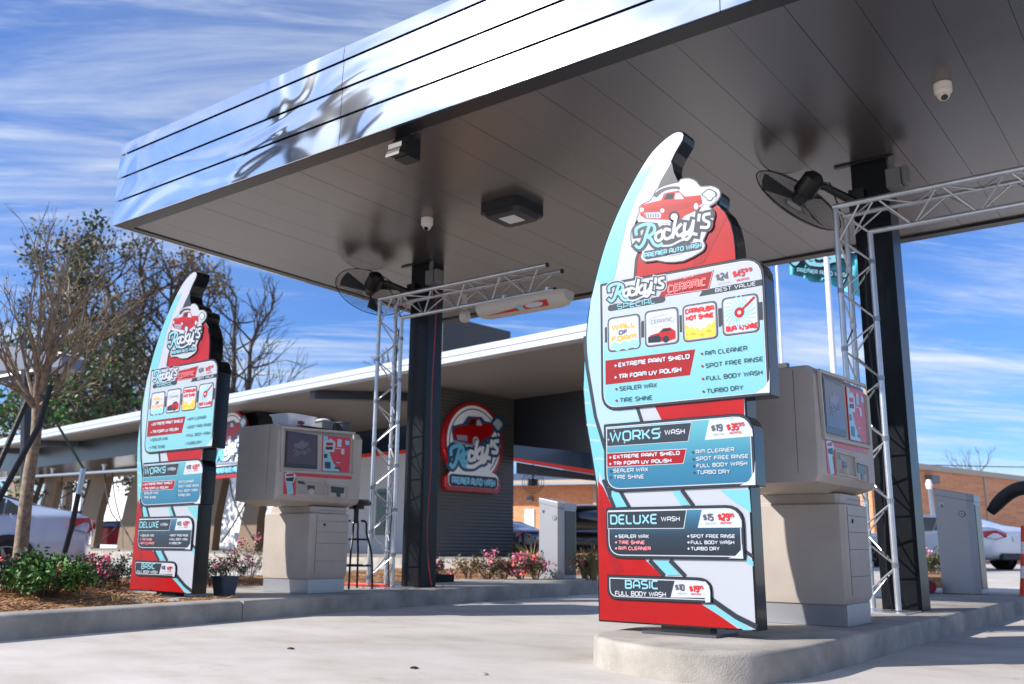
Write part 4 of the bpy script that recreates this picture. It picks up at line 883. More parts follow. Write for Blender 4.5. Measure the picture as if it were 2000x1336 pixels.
pw=W3(u848,2.2,0); qf=pl(1003,950,(pw.x,pw.y),BA+math.pi/2); sF=(qf-B0).dot(EY)
def wp(x,y,o=0): return pl(x,y,(pw.x+EX.x*o,pw.y+EX.y*o),BA+math.pi/2)
m=MB(); m.use('bldg_soffit'); bbox(m,uL,uR,.301,max(sF+.5,7.7),zE+.03,zE+.1); m.build('roof_underside',bld)
m=MB(); m.use('bldg_dark'); bbox(m,uL,uR,.301,sF+.6,zE+.101,zT-.02); bbox(m,u848-1,XL(1290,20),sF+.61,20,zE+.1,zT-.03); m.build('roof',bld)  # second box is a roof extension added to shade the blue band
m=MB(); m.use('corrugated'); bbox(m,XL(805,2.2),u848,2.2,sF,.1,zE+.03); m.build('corrugated_wing',bld)
m=MB(); m.use('bldg_dark'); bbox(m,u848-.6,u848+9,sF+.05,sF+.2,bp(1080,893,sF).z,zE+.03); m.build('tunnel_dark_sheet',bld)  # dark sheet across the opening stands in for the dark tunnel interior
for (x0,x1) in ((612,722),(76,150),(-6,26)):
    m=MB(); m.use('bldg_dark'); a=XL(x0,.6); m.prism([W3(a,.35,zE-.22),W3(a+.25,.35,zE-.22),W3(a+2.4,2.95,zE-.22),W3(a+1.9,2.95,zE-.22)],[W3(a,.35,zE+.028),W3(a+.25,.35,zE+.028),W3(a+2.4,2.95,zE+.028),W3(a+1.9,2.95,zE+.028)]); m.build('beam',bld)
m=MB(); m.use('wall_white'); bbox(m,uL,XL(300,1.4),1.4,1.6,bp(0,872,1.4).z,bp(0,857,1.4).z); m.build('lintel',bld)
m=MB(); m.use('eave_shade_black'); bbox(m,uL-6,XL(500,1.7),1.7,4.8,bp(0,922,1.7).z,zE+.02); m.build('eave_shade_block',bld)  # black block stands in for the deep shade under the eave
# raised dark parapet above
m=MB(); m.use('corrugated'); zP=bp(880,612,5).z; uP=XL(858,5); qp=pl(997,655,tuple(W3(uP,5,0))[:2],BA+math.pi/2); bbox(m,XL(800,5),uP,5,(qp-B0).dot(EY),zT,zP); m.build('parapet',bld)
# blue band with red edge beyond the tunnel mouth
P0=px(1003,900,25); A2=R(28)
def bq(x,y): return pl(x,y,(P0.x,P0.y),A2)
n2=Vector((-math.sin(A2),math.cos(A2),0))
def slabq(nm,P,mt,dp=.3):
    m=MB(); m.use(mt); Q=[bq(*p) for p in P]; m.prism(Q,[q+n2*dp for q in Q]); return m.build(nm,bld)
slabq('blue_band',[(1003,869),(1200,890),(1200,924),(1003,893)],'glass_panel'); slabq('red_edge',[(1003,893.5),(1200,924.5),(1200,932),(1003,899)],'stripe_red')
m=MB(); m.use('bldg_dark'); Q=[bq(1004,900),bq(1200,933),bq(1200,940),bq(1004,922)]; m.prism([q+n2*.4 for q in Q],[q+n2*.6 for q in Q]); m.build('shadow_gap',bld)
ap=MB(); ap.use('kerb_concrete'); P=[W3(uL,-.6,0),W3(uR,-.6,0),W3(uR,14,0),W3(uL,14,0)]; ap.prism([p+Vector((0,0,.05)) for p in P],[p+Vector((0,0,.36)) for p in P]); ap.build('apron').hide_render=False
bpy.data.objects['apron']['kind']='structure'
# round emblem signs on the building
mat('rim_red','#a3121a',.35); mat('navy_print','#234a6b',.35); mat('badge_white','#eef0f4',.35); mat('badge_blue','#6ec0dd',.3)
def round_sign(c,ex,rad,label):
    t=thing('round_sign',label,'sign',c,'round emblem signs on the wash building'); ex=Vector(ex); ey=Vector((-ex.y,ex.x,0)); up=Vector((0,0,1))
    def q(u,v,d): return c+ex*(u*rad)+up*(v*rad)-ey*d
    m=MB(); C=[(math.cos(a*math.pi/18),math.sin(a*math.pi/18)) for a in range(36)]
    C=[p for p in C if not(p[1]<-.62)]
    # circle joined to the name bar below
    arc=[(math.cos(a),math.sin(a)) for a in [R(-48)+k*R(276)/34 for k in range(35)]]
    base=[(-.84,-.80),(-.92,-.87),(-.92,-1.1),(-.84,-1.18),(.84,-1.18),(.92,-1.1),(.92,-.87),(.84,-.80)]
    O_=arc+base
    m.use('rim_red'); m.prism([q(u*1.06,v*1.06,.0) for u,v in O_],[q(u*1.06,v*1.06,.16) for u,v in O_]); m.build('cabinet',t)
    m=MB(); m.use('badge_white'); m.face([q(u*.97,v*.97,.163) for u,v in O_]); m.use('sign_slate'); ribbon(m,lambda u,v,e=0:q(u,v,.166),[(x*.88,y*.88) for x,y in arc],.03)
    m.use('sign_slate'); m.face([q(u*.94,(v+.99)*.8-.99,.17) for u,v in base]); m.use('ink_blue'); text(m,lambda u,v,e=0:q(u,v,.174+e*4),'PREMIER AUTO WASH',(-.76,-1.09),(.76,-1.09),.19,.22)
    def Ql(x,y,l): return q((x-690)/300,(690-y)/300*1.02-.08,.176+l*.004)
    D=logo_shapes(); 
    def put(P,mt,l): m.use(mt); m.face([Ql(x,y,l) for x,y in [(p[0],p[1]) for p in P]])
    for i,s_ in enumerate(SCRIPT):
        P=smooth_pts([Vector(a_) for a_ in s_],3) if len(s_)>2 else [Vector(p) for p in s_]; m.use('navy_print'); ribbon(m,lambda u,v,e=0:Ql(u,v,.1+i*.05),[(p.x,p.y) for p in P],74,cap=1)
    put([(445,600),(452,560),(560,530),(610,470),(760,460),(800,490),(905,490),(905,560),(850,625),(740,690),(470,690)],'navy_print',0); put(ell(940,500,70),'navy_print',.03)
    put(D['car'],'sign_red',1); put(D['glass'],'glass_print',1.5); put(D['seat'],'ink_white',1.5); put(D['grille'],'chrome_print',1.5); put(D['bumper'],'chrome_print',1.5); put(D['cloud'],'ink_white',1.5); put(ell(700,650,34),'ink_white',1.6); put(ell(700,650,16),'glass_print',1.8)
    for i,s in enumerate(SCRIPT):
        P=smooth_pts([Vector(a) for a in s],3) if len(s)>2 else [Vector(p) for p in s]; m.use('badge_blue' if i<3 else 'badge_white'); ribbon(m,lambda u,v,e=0:Ql(u,v,2+i*.1),[(p.x,p.y) for p in P],30,cap=1)
    m.build('face',t); return t
c=wp(919,866,.02); round_sign(c,EY,(wp(975,872)-wp(864,872)).length/2.06,'round white emblem sign with red rim on the corrugated wall')
c=bp(456,862,1.45); round_sign(c,EX,(bp(456,803,1.45).z-c.z)/1.06,'round emblem sign half hidden behind the left menu sign')
# ------------------------------------------------------------------ vacuum bays at the left
wl=thing('rear_wall','long white panelled wall behind the vacuum arches','wall',W3(-12,9,0)); m=MB(); m.use(mat('wall_bright','#f0f1f4',.7)); bbox(m,uL-20,XL(540,13),13,13.2,0,5.2); m.build('panel',wl)
def arch(P,label):
    q=[bp(x,y,5) for x,y in P]; m=MB(); m.use('tan_arch'); m.prism(q,[p+EY*.35 for p in q]); o=m.build('vacuum_arch',loc=(q[-1].x,q[-1].y,0)); tag(o,label,'vacuum arch','tan vacuum arches')
AR=[[(182,925),(210,925),(203,960),(190,1010),(181,1075),(146,1075),(152,1030),(163,985)],[(92,930),(114,930),(108,965),(96,1010),(90,1080),(60,1080),(66,1030),(78,985)],[(266,920),(296,920),(284,960),(268,1010),(258,1078),(226,1078),(236,1020),(247,975)],[(496,925),(520,925),(512,960),(503,1010),(497,1084),(462,1084),(468,1030),(480,980)],[(22,935),(44,935),(38,965),(28,1010),(22,1080),(-6,1080),(0,1030),(10,985)],[(412,930),(436,930),(430,960),(420,1010),(412,1082),(380,1082),(390,1030),(398,985)]]
for P,l in zip(AR,['tan leaning vacuum arch right of the white sedan boot','tan leaning vacuum arch behind the white sedan, left of the red bin arch','tan vacuum arch just left of the left menu sign edge','tan vacuum arch seen between the left menu sign and its pay station','tan vacuum arch at the far left behind the sedan roof','tan vacuum arch hidden mostly by the left menu sign']): arch(P,l)
m=MB(); m.use('tan_arch'); bbox(m,uL-8,XL(500,4.9),4.9,5.5,bp(0,951,4.9).z,bp(0,922,4.9).z); tag(m.build('arch_header',loc=W3(-12,1,2.4)),'tan header beam joining the vacuum arches','beam')
t=thing('vacuum_rail','long grey pipe rail with pale brackets above the vacuum bays','pipe rail',W3(-12,-.6,2.6)); 
m=MB(); m.use('pipe_steel'); m.tube([bp(-40,937,-.6),bp(275,917,-.6),bp(470,903,-.6)],.05,10); m.build('pipe',t,smooth=True)
for x in(13,102,203,330,455):
    y=935-.064*x; m=MB(); m.use('pipe_steel'); a=bp(x,y-4,-.6); m.tube([a,a+Vector((0,0,.12)),a+Vector((0,0,.2))],[.05,.06,.11],8); m.build('bracket',t,smooth=True)
H_=[([(122,930),(118,960),(119,1000),(128,1020)],'left of the tree trunk'),([(28,940),(31,970),(29,1000)],'behind the sedan roof'),([(205,925),(208,960),(217,1000),(230,1022),(212,1045),(185,1068),(160,1075)],'looping down to the paving left of the sign'),([(220,925),(224,970),(236,1018),(250,1045),(262,1070)],'nearest the left menu sign edge'),([(82,960),(88,968),(84,985),(78,992)],'short and hooked on the white panel'),([(167,958),(165,975),(160,990),(158,998)],'short, right of the tree stake'),([(448,905),(452,960),(470,1010),(490,1045),(500,1062)],'swinging toward the left pay station'),([(500,925),(478,985),(452,1030),(432,1060)],'crossing behind the left menu sign')]
for P,l in H_:
    m=MB(); m.use('hose_black'); m.tube(smooth_pts([bp(x,y,2.5) for x,y in P],5),.03,6); q=bp(*P[0],2.5); tag(m.build('vacuum_hose',smooth=True,loc=q),'black vacuum hose '+l,'hose','hanging vacuum hoses')
mat('bin_red','#a5121e',.5); mat('bin_blue','#27408a',.5); mat('lid_black','#15161a',.5)
def bin_(x0,x1,y0,y1,s,mt,label,lid='lid_black'):
    a=bp(x0,y1,s);b=bp(x1,y1,s); z1=bp(x0,y0,s).z; z0=max(.36,a.z); t=thing('trash_bin',label,'trash bin',(a+b)/2,'bins in the vacuum bays'); u0=(a-B0).dot(EX);u1=(b-B0).dot(EX); 
    m=MB(); m.use(mt); w=(u1-u0); m.prism([W3(u0+.06,s+.03,z0),W3(u1-.06,s+.03,z0),W3(u1-.06,s+.6,z0),W3(u0+.06,s+.6,z0)],[W3(u0,s,z1-.1),W3(u1,s,z1-.1),W3(u1,s+.65,z1-.1),W3(u0,s+.65,z1-.1)]); m.build('body',t,bevel=.02)
    m=MB(); m.use(lid); m.prism([W3(u0-.02,s-.02,z1-.099),W3(u1+.02,s-.02,z1-.099),W3(u1+.02,s+.67,z1-.099),W3(u0-.02,s+.67,z1-.099)],[W3(u0+.02,s+.1,z1),W3(u1-.02,s+.1,z1),W3(u1-.02,s+.6,z1),W3(u0+.02,s+.6,z1)]); m.build('lid',t)
bin_(184,208,1028,1063,6.6,'bin_red','red bin with black lid between vacuum arches'); bin_(196,222,1018,1064,8,'bin_blue','tall blue bin behind the red one')
bin_(498,511,1030,1068,6.5,'bin_red','narrow red bin behind the left pay station'); bin_(111,124,1000,1040,8,'bin_blue','left blue bin seen over the white sedan boot'); bin_(136,152,998,1040,8,'bin_blue','right blue bin seen over the white sedan boot')
# ------------------------------------------------------------------ far left shade structure
t=thing('shade_canopy','grey tilted panel canopy on dark struts behind the bare tree at far left','canopy',px(40,1060,26))
Pc=px(60,700,26); AA=R(20)
def sp(x,y): return pl(x,y,(Pc.x,Pc.y),AA)
m=MB(); m.use(mat('panel_grey','#6a7080',.5)); Q=[sp(-60,665),sp(101,688),sp(121,694),sp(119,716),sp(-60,728)]; nn=Vector((-math.sin(AA),math.cos(AA),0)); m.prism(Q,[q+nn*.8 for q in Q]); m.build('panel',t)
m=MB(); m.use('wall_bright'); m.prism([q+Vector((0,0,.02)) for q in(sp(101,686),sp(123,690),sp(123,693),sp(101,690))],[q+nn*.9+Vector((0,0,.02)) for q in(sp(101,686),sp(123,690),sp(123,693),sp(101,690))]); m.build('edge_cap',t)
m=MB(); m.use('bldg_dark'); m.tube([sp(52,722),px(50,1060,26)],.14,8); m.tube([sp(-30,745),sp(95,722)],.1,8); m.build('post',t)
# ------------------------------------------------------------------ brick buildings
def brick_mat():
    m=bpy.data.materials.new('brick'); m.use_nodes=True; nt=m.node_tree; b=nt.nodes['Principled BSDF']; b.inputs['Roughness'].default_value=.85
    tc=nt.nodes.new('ShaderNodeTexCoord'); mp=nt.nodes.new('ShaderNodeMapping'); mp.inputs['Rotation'].default_value=(math.pi/2,0,0); br=nt.nodes.new('ShaderNodeTexBrick'); br.inputs['Scale'].default_value=2.2
    br.inputs['Color1'].default_value=(.80,.34,.16,1); br.inputs['Color2'].default_value=(.66,.26,.12,1); br.inputs['Mortar'].default_value=(.72,.40,.23,1); br.inputs['Mortar Size'].default_value=.015
    nt.links.new(tc.outputs['Object'],mp.inputs[0]); nt.links.new(mp.outputs[0],br.inputs[0]); nt.links.new(br.outputs[0],b.inputs['Base Color']); MATS['brick']=m
brick_mat(); mat('metal_roof','#56616f',.4,.4); mat('coping','#b9aa97',.6); mat('door_white','#dcdcdc',.6)
def ang(x,y): d=ray(x,y); return math.atan2(d.y,d.x)
aR=ang(3300,1092); Pr=px(1900,925,44); dr=Vector((math.cos(aR),math.sin(aR),0)); nr=Vector((-dr.y,dr.x,0))
if nr.dot(Pr)<0: nr=-nr
def rp(x,y): return pl(x,y,(Pr.x,Pr.y),aR)
t=thing('brick_building','long low orange brick building with pale coping at the right','building',(Pr.x,Pr.y,0))
a=rp(1700,930);b=rp(2400,930); zt_=rp(1900,929).z
def wallbox(m,a,b,n,d0,d1,z0,z1):
    P=[Vector((p.x,p.y,z0))+n*d for p,d in((a,d0),(b,d0),(b,d1),(a,d1))]; m.prism(P,[p+Vector((0,0,z1-z0)) for p in P])
m=MB(); m.use('brick'); wallbox(m,a,b,nr,0,12,-.1,zt_); m.build('wall',t)
m=MB(); m.use('coping'); wallbox(m,a,b,nr,-.12,12,zt_+.001,zt_+.22); m.build('coping',t)
m=MB(); m.use('coping'); q=rp(1925,985); wallbox(m,q,q+dr*.12,nr,-.06,-.001,.2,zt_); m.build('downpipe',t)
m=MB(); m.use('grey_box'); q=rp(1806,930); wallbox(m,q,q+dr*.6,nr,-.3,-.001,zt_-.5,zt_-.2); m.build('wall_lamp',t)
t=thing('lamp_post','short street lamp with a white head in front of the right brick building','street lamp',px(1818,1090,36))
m=MB(); m.use('pipe_steel'); A=px(1822,1008,36);B=px(1815,952,36); m.tube([Vector((A.x,A.y,.1)),A,B],[.1,.09,.06],8); m.build('pole',t)
m=MB(); m.use('wall_bright'); m.lathe(B,[(.0,-.1),(.09,-.05),(.12,.1),(.08,.26),(0,.28)],12); m.build('lamp_head',t,smooth=True)
Pm=px(1080,950,52); aM=ang(-3200,1040); dm=Vector((math.cos(aM),math.sin(aM),0)); 
if dm.x<0: dm=-dm
nm_=Vector((-dm.y,dm.x,0)); nm_=nm_ if nm_.dot(Pm)>0 else -nm_
def mp_(x,y): return pl(x,y,(Pm.x,Pm.y),math.atan2(dm.y,dm.x))
t=thing('brick_building','orange brick building with grey metal roof seen through the wash tunnel','building',(Pm.x,Pm.y,0))
a=mp_(960,940);b=mp_(1260,940); zt_=mp_(1080,946).z
m=MB(); m.use('brick'); wallbox(m,a,b,nm_,0,10,-.1,zt_-.02); m.build('wall',t)
m=MB(); m.use('metal_roof'); P=[Vector((p.x,p.y,zt_))+nm_*-1.0 for p in(a,b)]; P2=[p+nm_*6+Vector((0,0,1.1)) for p in P]; m.prism([P[0],P[1],P2[1],P2[0]],[p+Vector((0,0,.12)) for p in(P[0],P[1],P2[1],P2[0])]); m.build('roof',t)
m=MB(); m.use('coping'); wallbox(m,P[0],P[1],nm_,-.16,-.01,zt_-.02,zt_+.16); m.build('gutter',t)
m=MB(); m.use('coping'); q=mp_(1160,960); wallbox(m,q,q+dm*.16,nm_,-.14,-.002,.1,zt_-.04); m.build('downpipe',t)
m=MB(); m.use('door_white'); q=mp_(1025,994);q2=mp_(1044,994); wallbox(m,q,q2,nm_,-.05,-.002,.18,q.z); m.build('door',t)
m=MB(); m.use('grey_box'); q=mp_(1033,975); wallbox(m,q,q+dm*.3,nm_,-.3,-.002,q.z-.12,q.z+.12); m.build('wall_lamp',t)
# fan on a stand in the tunnel mouth
t=thing('barrel_fan','dark caged fan hanging in the wash tunnel mouth','fan',px(1041,945,26)); c=px(1041,942,26); m=MB(); m.use('fan_black')
for r in(.1,.17,.24,.3): m.tube([c+CR*r*math.cos(k*.349)+CU*r*math.sin(k*.349) for k in range(19)],.01,4)
m.tube([c,c+Vector((0,0,.7))],.02,5); m.lathe(c,[(0,-.1),(.14,-.08),(.14,.08),(0,.1)],10); m.build('cage',t)
# ------------------------------------------------------------------ flagpoles, flag, wire
mat('pole_white','#dfe3ea',.3); mat('flag_teal','#4fb2c4',.7)
for x0,y0,x1,y1,r,D,l in((1537,505,1547,1085,.05,30,'thin white flagpole left of the flag'),(1626,440,1652,1085,.075,22,'thick white flagpole in front of the shop flag')):
    A=px(x1,y1,D); m=MB(); m.use('pole_white'); top=px(x0,y0,D); m.tube([Vector((A.x,A.y,0)),Vector((A.x,A.y,top.z+(1.5 if D<25 else 1)))],[r,r*.8],12); m.lathe((A.x,A.y,top.z+(1.5 if D<25 else 1)),[(0,0),(r*2,.05),(r*2,.15),(0,.2)],12); tag(m.build('flagpole',smooth=True,loc=(A.x,A.y,0)),l,'flagpole')
t=thing('flag','wind-blown turquoise shop flag with dark script emblem beside the thick flagpole','flag',px(1590,500,24)); D=24.
m=MB(); m.use('flag_teal'); rows=[]
edge_t=[(1538,430),(1560,436),(1590,440),(1620,436),(1650,440),(1680,446)]; edge_b=[(1543,536),(1566,541),(1585,551),(1618,553),(1645,567),(1680,580)]
P=[]
for j in range(9):
    v=j/8
    for i in range(26):
        u=i/25*5; k=min(4,int(u)); f_=u-k; tx=edge_t[k][0]*(1-f_)+edge_t[k+1][0]*f_; ty=edge_t[k][1]*(1-f_)+edge_t[k+1][1]*f_; bx=edge_b[k][0]*(1-f_)+edge_b[k+1][0]*f_; by=edge_b[k][1]*(1-f_)+edge_b[k+1][1]*f_
        P.append(px(tx+(bx-tx)*v,ty+(by-ty)*v,D+.14*math.sin(i*.9+j*.5)))
m.mesh(P,[(j*26+i,j*26+i+1,j*26+27+i,j*26+26+i) for j in range(8) for i in range(25)]); m.build('cloth',t,smooth='all')
m=MB()
def QF(x,y,l): return px(1538+(x-400)*.245,440+(y-600)*.28+(x-400)*.03,D-.2-l*.02)
for i,s in enumerate(SCRIPT):
    P=smooth_pts([Vector(a) for a in s],3) if len(s)>2 else [Vector(p) for p in s]; m.use('sign_slate'); ribbon(m,lambda u,v,e=0:QF(u,v,i*.1),[(p.x,p.y) for p in P],60,cap=1)
for i,s in enumerate(SCRIPT):
    P=smooth_pts([Vector(a) for a in s],3) if len(s)>2 else [Vector(p) for p in s]; m.use('ink_teal'); ribbon(m,lambda u,v,e=0:QF(u,v,2+i*.1),[(p.x,p.y) for p in P],26,cap=1)
m.use('sign_slate'); m.face([QF(460,885,1),QF(900,870,1),QF(900,925,1),QF(460,930,1)]); m.use('ink_teal'); text(m,lambda u,v,e=0:QF(u,v,2),'PREMIER AUTO WASH',(480,918),(885,912),-30,.2)
m.build('print',t)
for z0,z1,l in((905,914,'upper'),(926,938,'lower')):
    m=MB(); m.use('hose_black'); m.tube([px(1700,z0,70),px(1900,(z0+z1)/2+1,70),px(2100,z1,70)],.03,4); tag(m.build('overhead_wire',loc=px(1700,z0,70)),l+' thin utility wire crossing the sky over the right brick building','wire')
# ------------------------------------------------------------------ cars
mat('car_glass','#0d1214',.03,coat=.5); mat('tyre','#101011',.8); mat('rim_alloy','#8b8e93',.3,.8); mat('tail_red','#b01420',.15,coat=.5); mat('plate_white','#d8dadc',.5); mat('car_trim','#16171a',.5)
def car(P,head,paint,label,s=1.0,suv=0,name='parked_car'):
    """P rear bumper centre on the ground, head = heading angle"""
    t=thing(name,label,'car',P,'parked cars'); Rz=Matrix.Rotation(head,4,'Z'); O_=Vector(P)
    def w(x,y,z): return O_+Rz@Vector((x*s,y*s,z*s))
    h=.35*suv
    #   x, halfwidth, z_low, z_belt, z_top, roof halfwidth
    ST=[(0,.70,.42,.86,.90,.6),(.03,.82,.34,.95,1.0,.68),(.25,.88,.28,1.03,1.10,.70),(.7,.90,.24,1.03,1.14,.66),(1.15,.915,.22,1.0,1.30,.62),(1.75,.92,.2,.98,1.43,.60),(2.4,.92,.2,.96,1.46,.60),(3.0,.92,.2,.94,1.36,.58),(3.45,.915,.2,.93,1.12,.64),(3.75,.91,.22,.92,.98,.70),(4.4,.88,.24,.84,.9,.68),(4.75,.80,.3,.70,.76,.6),(4.88,.6,.4,.6,.62,.5)]
    if suv: ST=[(0,.74,.45,1.0,1.2,.6),(.03,.86,.36,1.08,1.45,.62),(.2,.92,.3,1.12,1.68,.66),(.7,.94,.28,1.12,1.74,.68),(1.6,.95,.26,1.1,1.76,.68),(2.6,.95,.26,1.08,1.72,.66),(3.1,.94,.26,1.06,1.45,.68),(3.5,.93,.28,1.05,1.12,.76),(4.4,.9,.3,.95,1.0,.72),(4.75,.8,.35,.8,.86,.6),(4.85,.6,.45,.7,.72,.5)]
    rs=[]
    for x,hw,zl,zb,zt,rw in ST:
        half=[(0,zl),(hw*.85,zl),(hw,zl+.16),(hw*1.01,(zl+zb)/2+.05),(hw*.97,zb-.04),(hw*.95,zb),(hw*.95*.35+rw*.65,zb+(zt-zb)*.6),(rw,zt-.035*(zt-zb>.1)),(rw*.8,zt),(0,zt+.015)]
        rs.append([(x,y,z) for y,z in half]+[(x,-y,z) for y,z in half[-2:0:-1]])
    m=MB(); n=len(rs[0]); m.use(paint); vs=[w(*p) for r in rs for p in r]; fs=[];gl=[]
    for i in range(len(rs)-1):
        for j in range(n):
            f=(i*n+j,i*n+(j+1)%n,(i+1)*n+(j+1)%n,(i+1)*n+j); fs.append(f)
    m.mesh(vs,fs+[tuple(range(n))[::-1],tuple(range((len(rs)-1)*n,len(rs)*n))])
    m.build('body',t,smooth='all',sub=1)
    # glasshouse laid just outside the roof structure
    lo,hi=(3,8) if not suv else (1,7)
    def side(i,k,sg,o=.012):
        x,hw,zl,zb,zt,rw=ST[i]; q=[(hw*.95,zb+.03),(rw+(hw*.95-rw)*.22,zb+(zt-zb)*.82)][k]; return w(x,sg*(q[0]+o),q[1])
    rng=range(4,7) if not suv else range(2,5)
    for sg in(1,-1):
        g=MB(); g.use('car_glass')
        for i in rng: 
            xa,xb=.04,.04; A=side(i,0,sg);B=side(i+1,0,sg);C=side(i+1,1,sg);D=side(i,1,sg); g.face([A+(B-A)*xa,B-(B-A)*xb,C-(C-D)*xb,D+(C-D)*xa])
        if not suv:
            A=side(3,0,sg)+(side(4,0,sg)-side(3,0,sg))*.35; g.face([A,side(4,0,sg),side(4,1,sg)])
        g.build('side_window',t)
    g=MB(); g.use('car_glass')
    if not suv: a,b=(.75,1.145,1.72,1.42)[0:2],0; g.face([w(.78,.6,1.175),w(.78,-.6,1.175),w(1.7,-.52,1.44),w(1.7,.52,1.44)])
    else: g.face([w(-.012+.03,.58,1.2),w(.018,-.58,1.2),w(.15,-.55,1.62),w(.15,.55,1.62)])
    g.build('rear_window',t)
    zl_=.86 if not suv else 1.0
    for sg in(1,-1):
        m=MB(); m.use('tail_red'); m.prism([w(-.035,sg*.42,zl_-.03),w(-.02,sg*.80,zl_-.10),w(.26,sg*.915,zl_-.04),w(.27,sg*.905,zl_+.11),w(-.0,sg*.80,zl_+.13),w(-.03,sg*.42,zl_+.07)],[w(.1,sg*.42,zl_-.03),w(.1,sg*.70,zl_-.10),w(.26,sg*.78,zl_-.04),w(.27,sg*.78,zl_+.11),w(.1,sg*.7,zl_+.13),w(.1,sg*.42,zl_+.07)]); m.build('tail_light',t)
    m=MB(); m.use('plate_white'); m.box((-.03,-.16,.72),(-.012,.16,.84),Matrix.Translation(O_)@Rz@Matrix.Scale(s,4)); m.build('number_plate',t)
    m=MB(); m.use('car_trim'); m.box((-.03,-.62,.26),(.1,.62,.42),Matrix.Translation(O_)@Rz@Matrix.Scale(s,4)); m.build('bumper_trim',t,bevel=.02)
    for x in(1.05,3.85):
        for sg in(1,-1):
            q=Matrix.Translation(w(x,sg*.83,.33))@Rz@Matrix.Rotation(-sg*math.pi/2,4,'X')@Matrix.Scale(s,4)
            m=MB(); m.use('car_trim'); m.lathe((0,0,0),[(0,.086),(.40,.086),(.40,.098),(0,.098)],28,M=q); m.build('wheel_arch',t)
            m=MB(); m.use('tyre'); m.lathe((0,0,0),[(.2,-.1),(.31,-.1),(.33,-.07),(.33,.085),(.31,.115),(.22,.12),(.2,.1)],28,M=q); o=m.build('wheel',t,smooth=True)
            m=MB(); m.use('rim_alloy'); m.lathe((0,0,0),[(0,.09),(.05,.11),(.06,.1),(.06,.08)],12,M=q)
            for k in range(5): a=k*1.2566; c,s_=math.cos(a),math.sin(a); m.prism([q@Vector((c*.04-s_*e,s_*.04+c*e,.095)) for e in(-.03,.03)]+[q@Vector((c*.21-s_*e,s_*.21+c*e,.105)) for e in(.02,-.02)],[q@Vector((c*.04-s_*e,s_*.04+c*e,.11)) for e in(-.03,.03)]+[q@Vector((c*.21-s_*e,s_*.21+c*e,.118)) for e in(.02,-.02)])
            m.lathe((0,0,0),[(.2,.08),(.22,.12),(.235,.12),(.22,.08)],24,M=q); m.build('rim',o,smooth=True)
    return t
mat('paint_white','#aab6cc',.18,coat=.8); mat('paint_navy','#0c1830',.12,coat=.8); mat('paint_black','#121418',.15,coat=.8); mat('paint_pearl','#d6dae2',.2,coat=.8)
# left sedan, seen side on, tail to the right
c=px(172,1100,16.5); away=math.atan2(CF.y,CF.x); lft=math.atan2(-CR.y,-CR.x)
car((c.x,c.y,ground(c.x,c.y)),lft+R(21),'paint_white','white sedan at far left behind the bare tree, tail to the right')
c=px(1990,1100,27.5); car((c.x,c.y,ground(c.x,c.y)),lft-R(62),'paint_pearl','white sedan with red tail lights parked before the right brick building')
c=px(1052,1075,36); car((c.x,c.y,ground(c.x,c.y)),lft-R(50),'paint_navy','dark navy sedan between the corrugated wall and the left grey cabinet')
c=px(1160,1080,33); car((c.x,c.y,ground(c.x,c.y)),away+R(170),'paint_black','black car partly hidden by the near menu sign',1.05,1)
# ------------------------------------------------------------------ plants
mat('leaf_green','#4f7f2c',.55,var=.35,vscale=9); mat('leaf_dark','#36472a',.6,var=.35,vscale=5); mat('leaf_olive','#6d6a42',.7,var=.3,vscale=4); mat('leaf_brown','#8f7048',.8,var=.3,vscale=3); mat('leaf_pine','#3f4a34',.7,var=.4,vscale=.8)
mat('bloom_pink','#e88ba2',.6); mat('bloom_deep','#d2567a',.6); mat('bloom_coral','#e8635e',.6); mat('twig','#5d4a38',.85); mat('bark_pale','#a08d78',.85,var=.4,vscale=14,col2='#6a5b4c'); mat('bark_grey','#564d46',.9,var=.3,vscale=5); mat('grass_dry','#9a8a5c',.8); mat('grass_blade','#6c7f4a',.7); mat('bloom_yellow','#e0a72a',.6)
def rv(r): 
    while 1:
        v=Vector((random.uniform(-1,1),random.uniform(-1,1),random.uniform(-1,1)))
        if .05<v.length<1: return v*r
def leaf(m,p,l,w,d=None):
    d=(d or rv(1)).normalized(); s=d.cross(rv(1)).normalized()*w; m.face([p,p+d*l*.45+s,p+d*l,p+d*l*.45-s])
def blossom(t,p,r,mt):
    m=MB(); 
    for _ in range(20):
        m.use(mt if random.random()<.7 else 'bloom_pink'); q=p+rv(r); leaf(m,q,r*.5,r*.28)
    m.build('blossom',t)
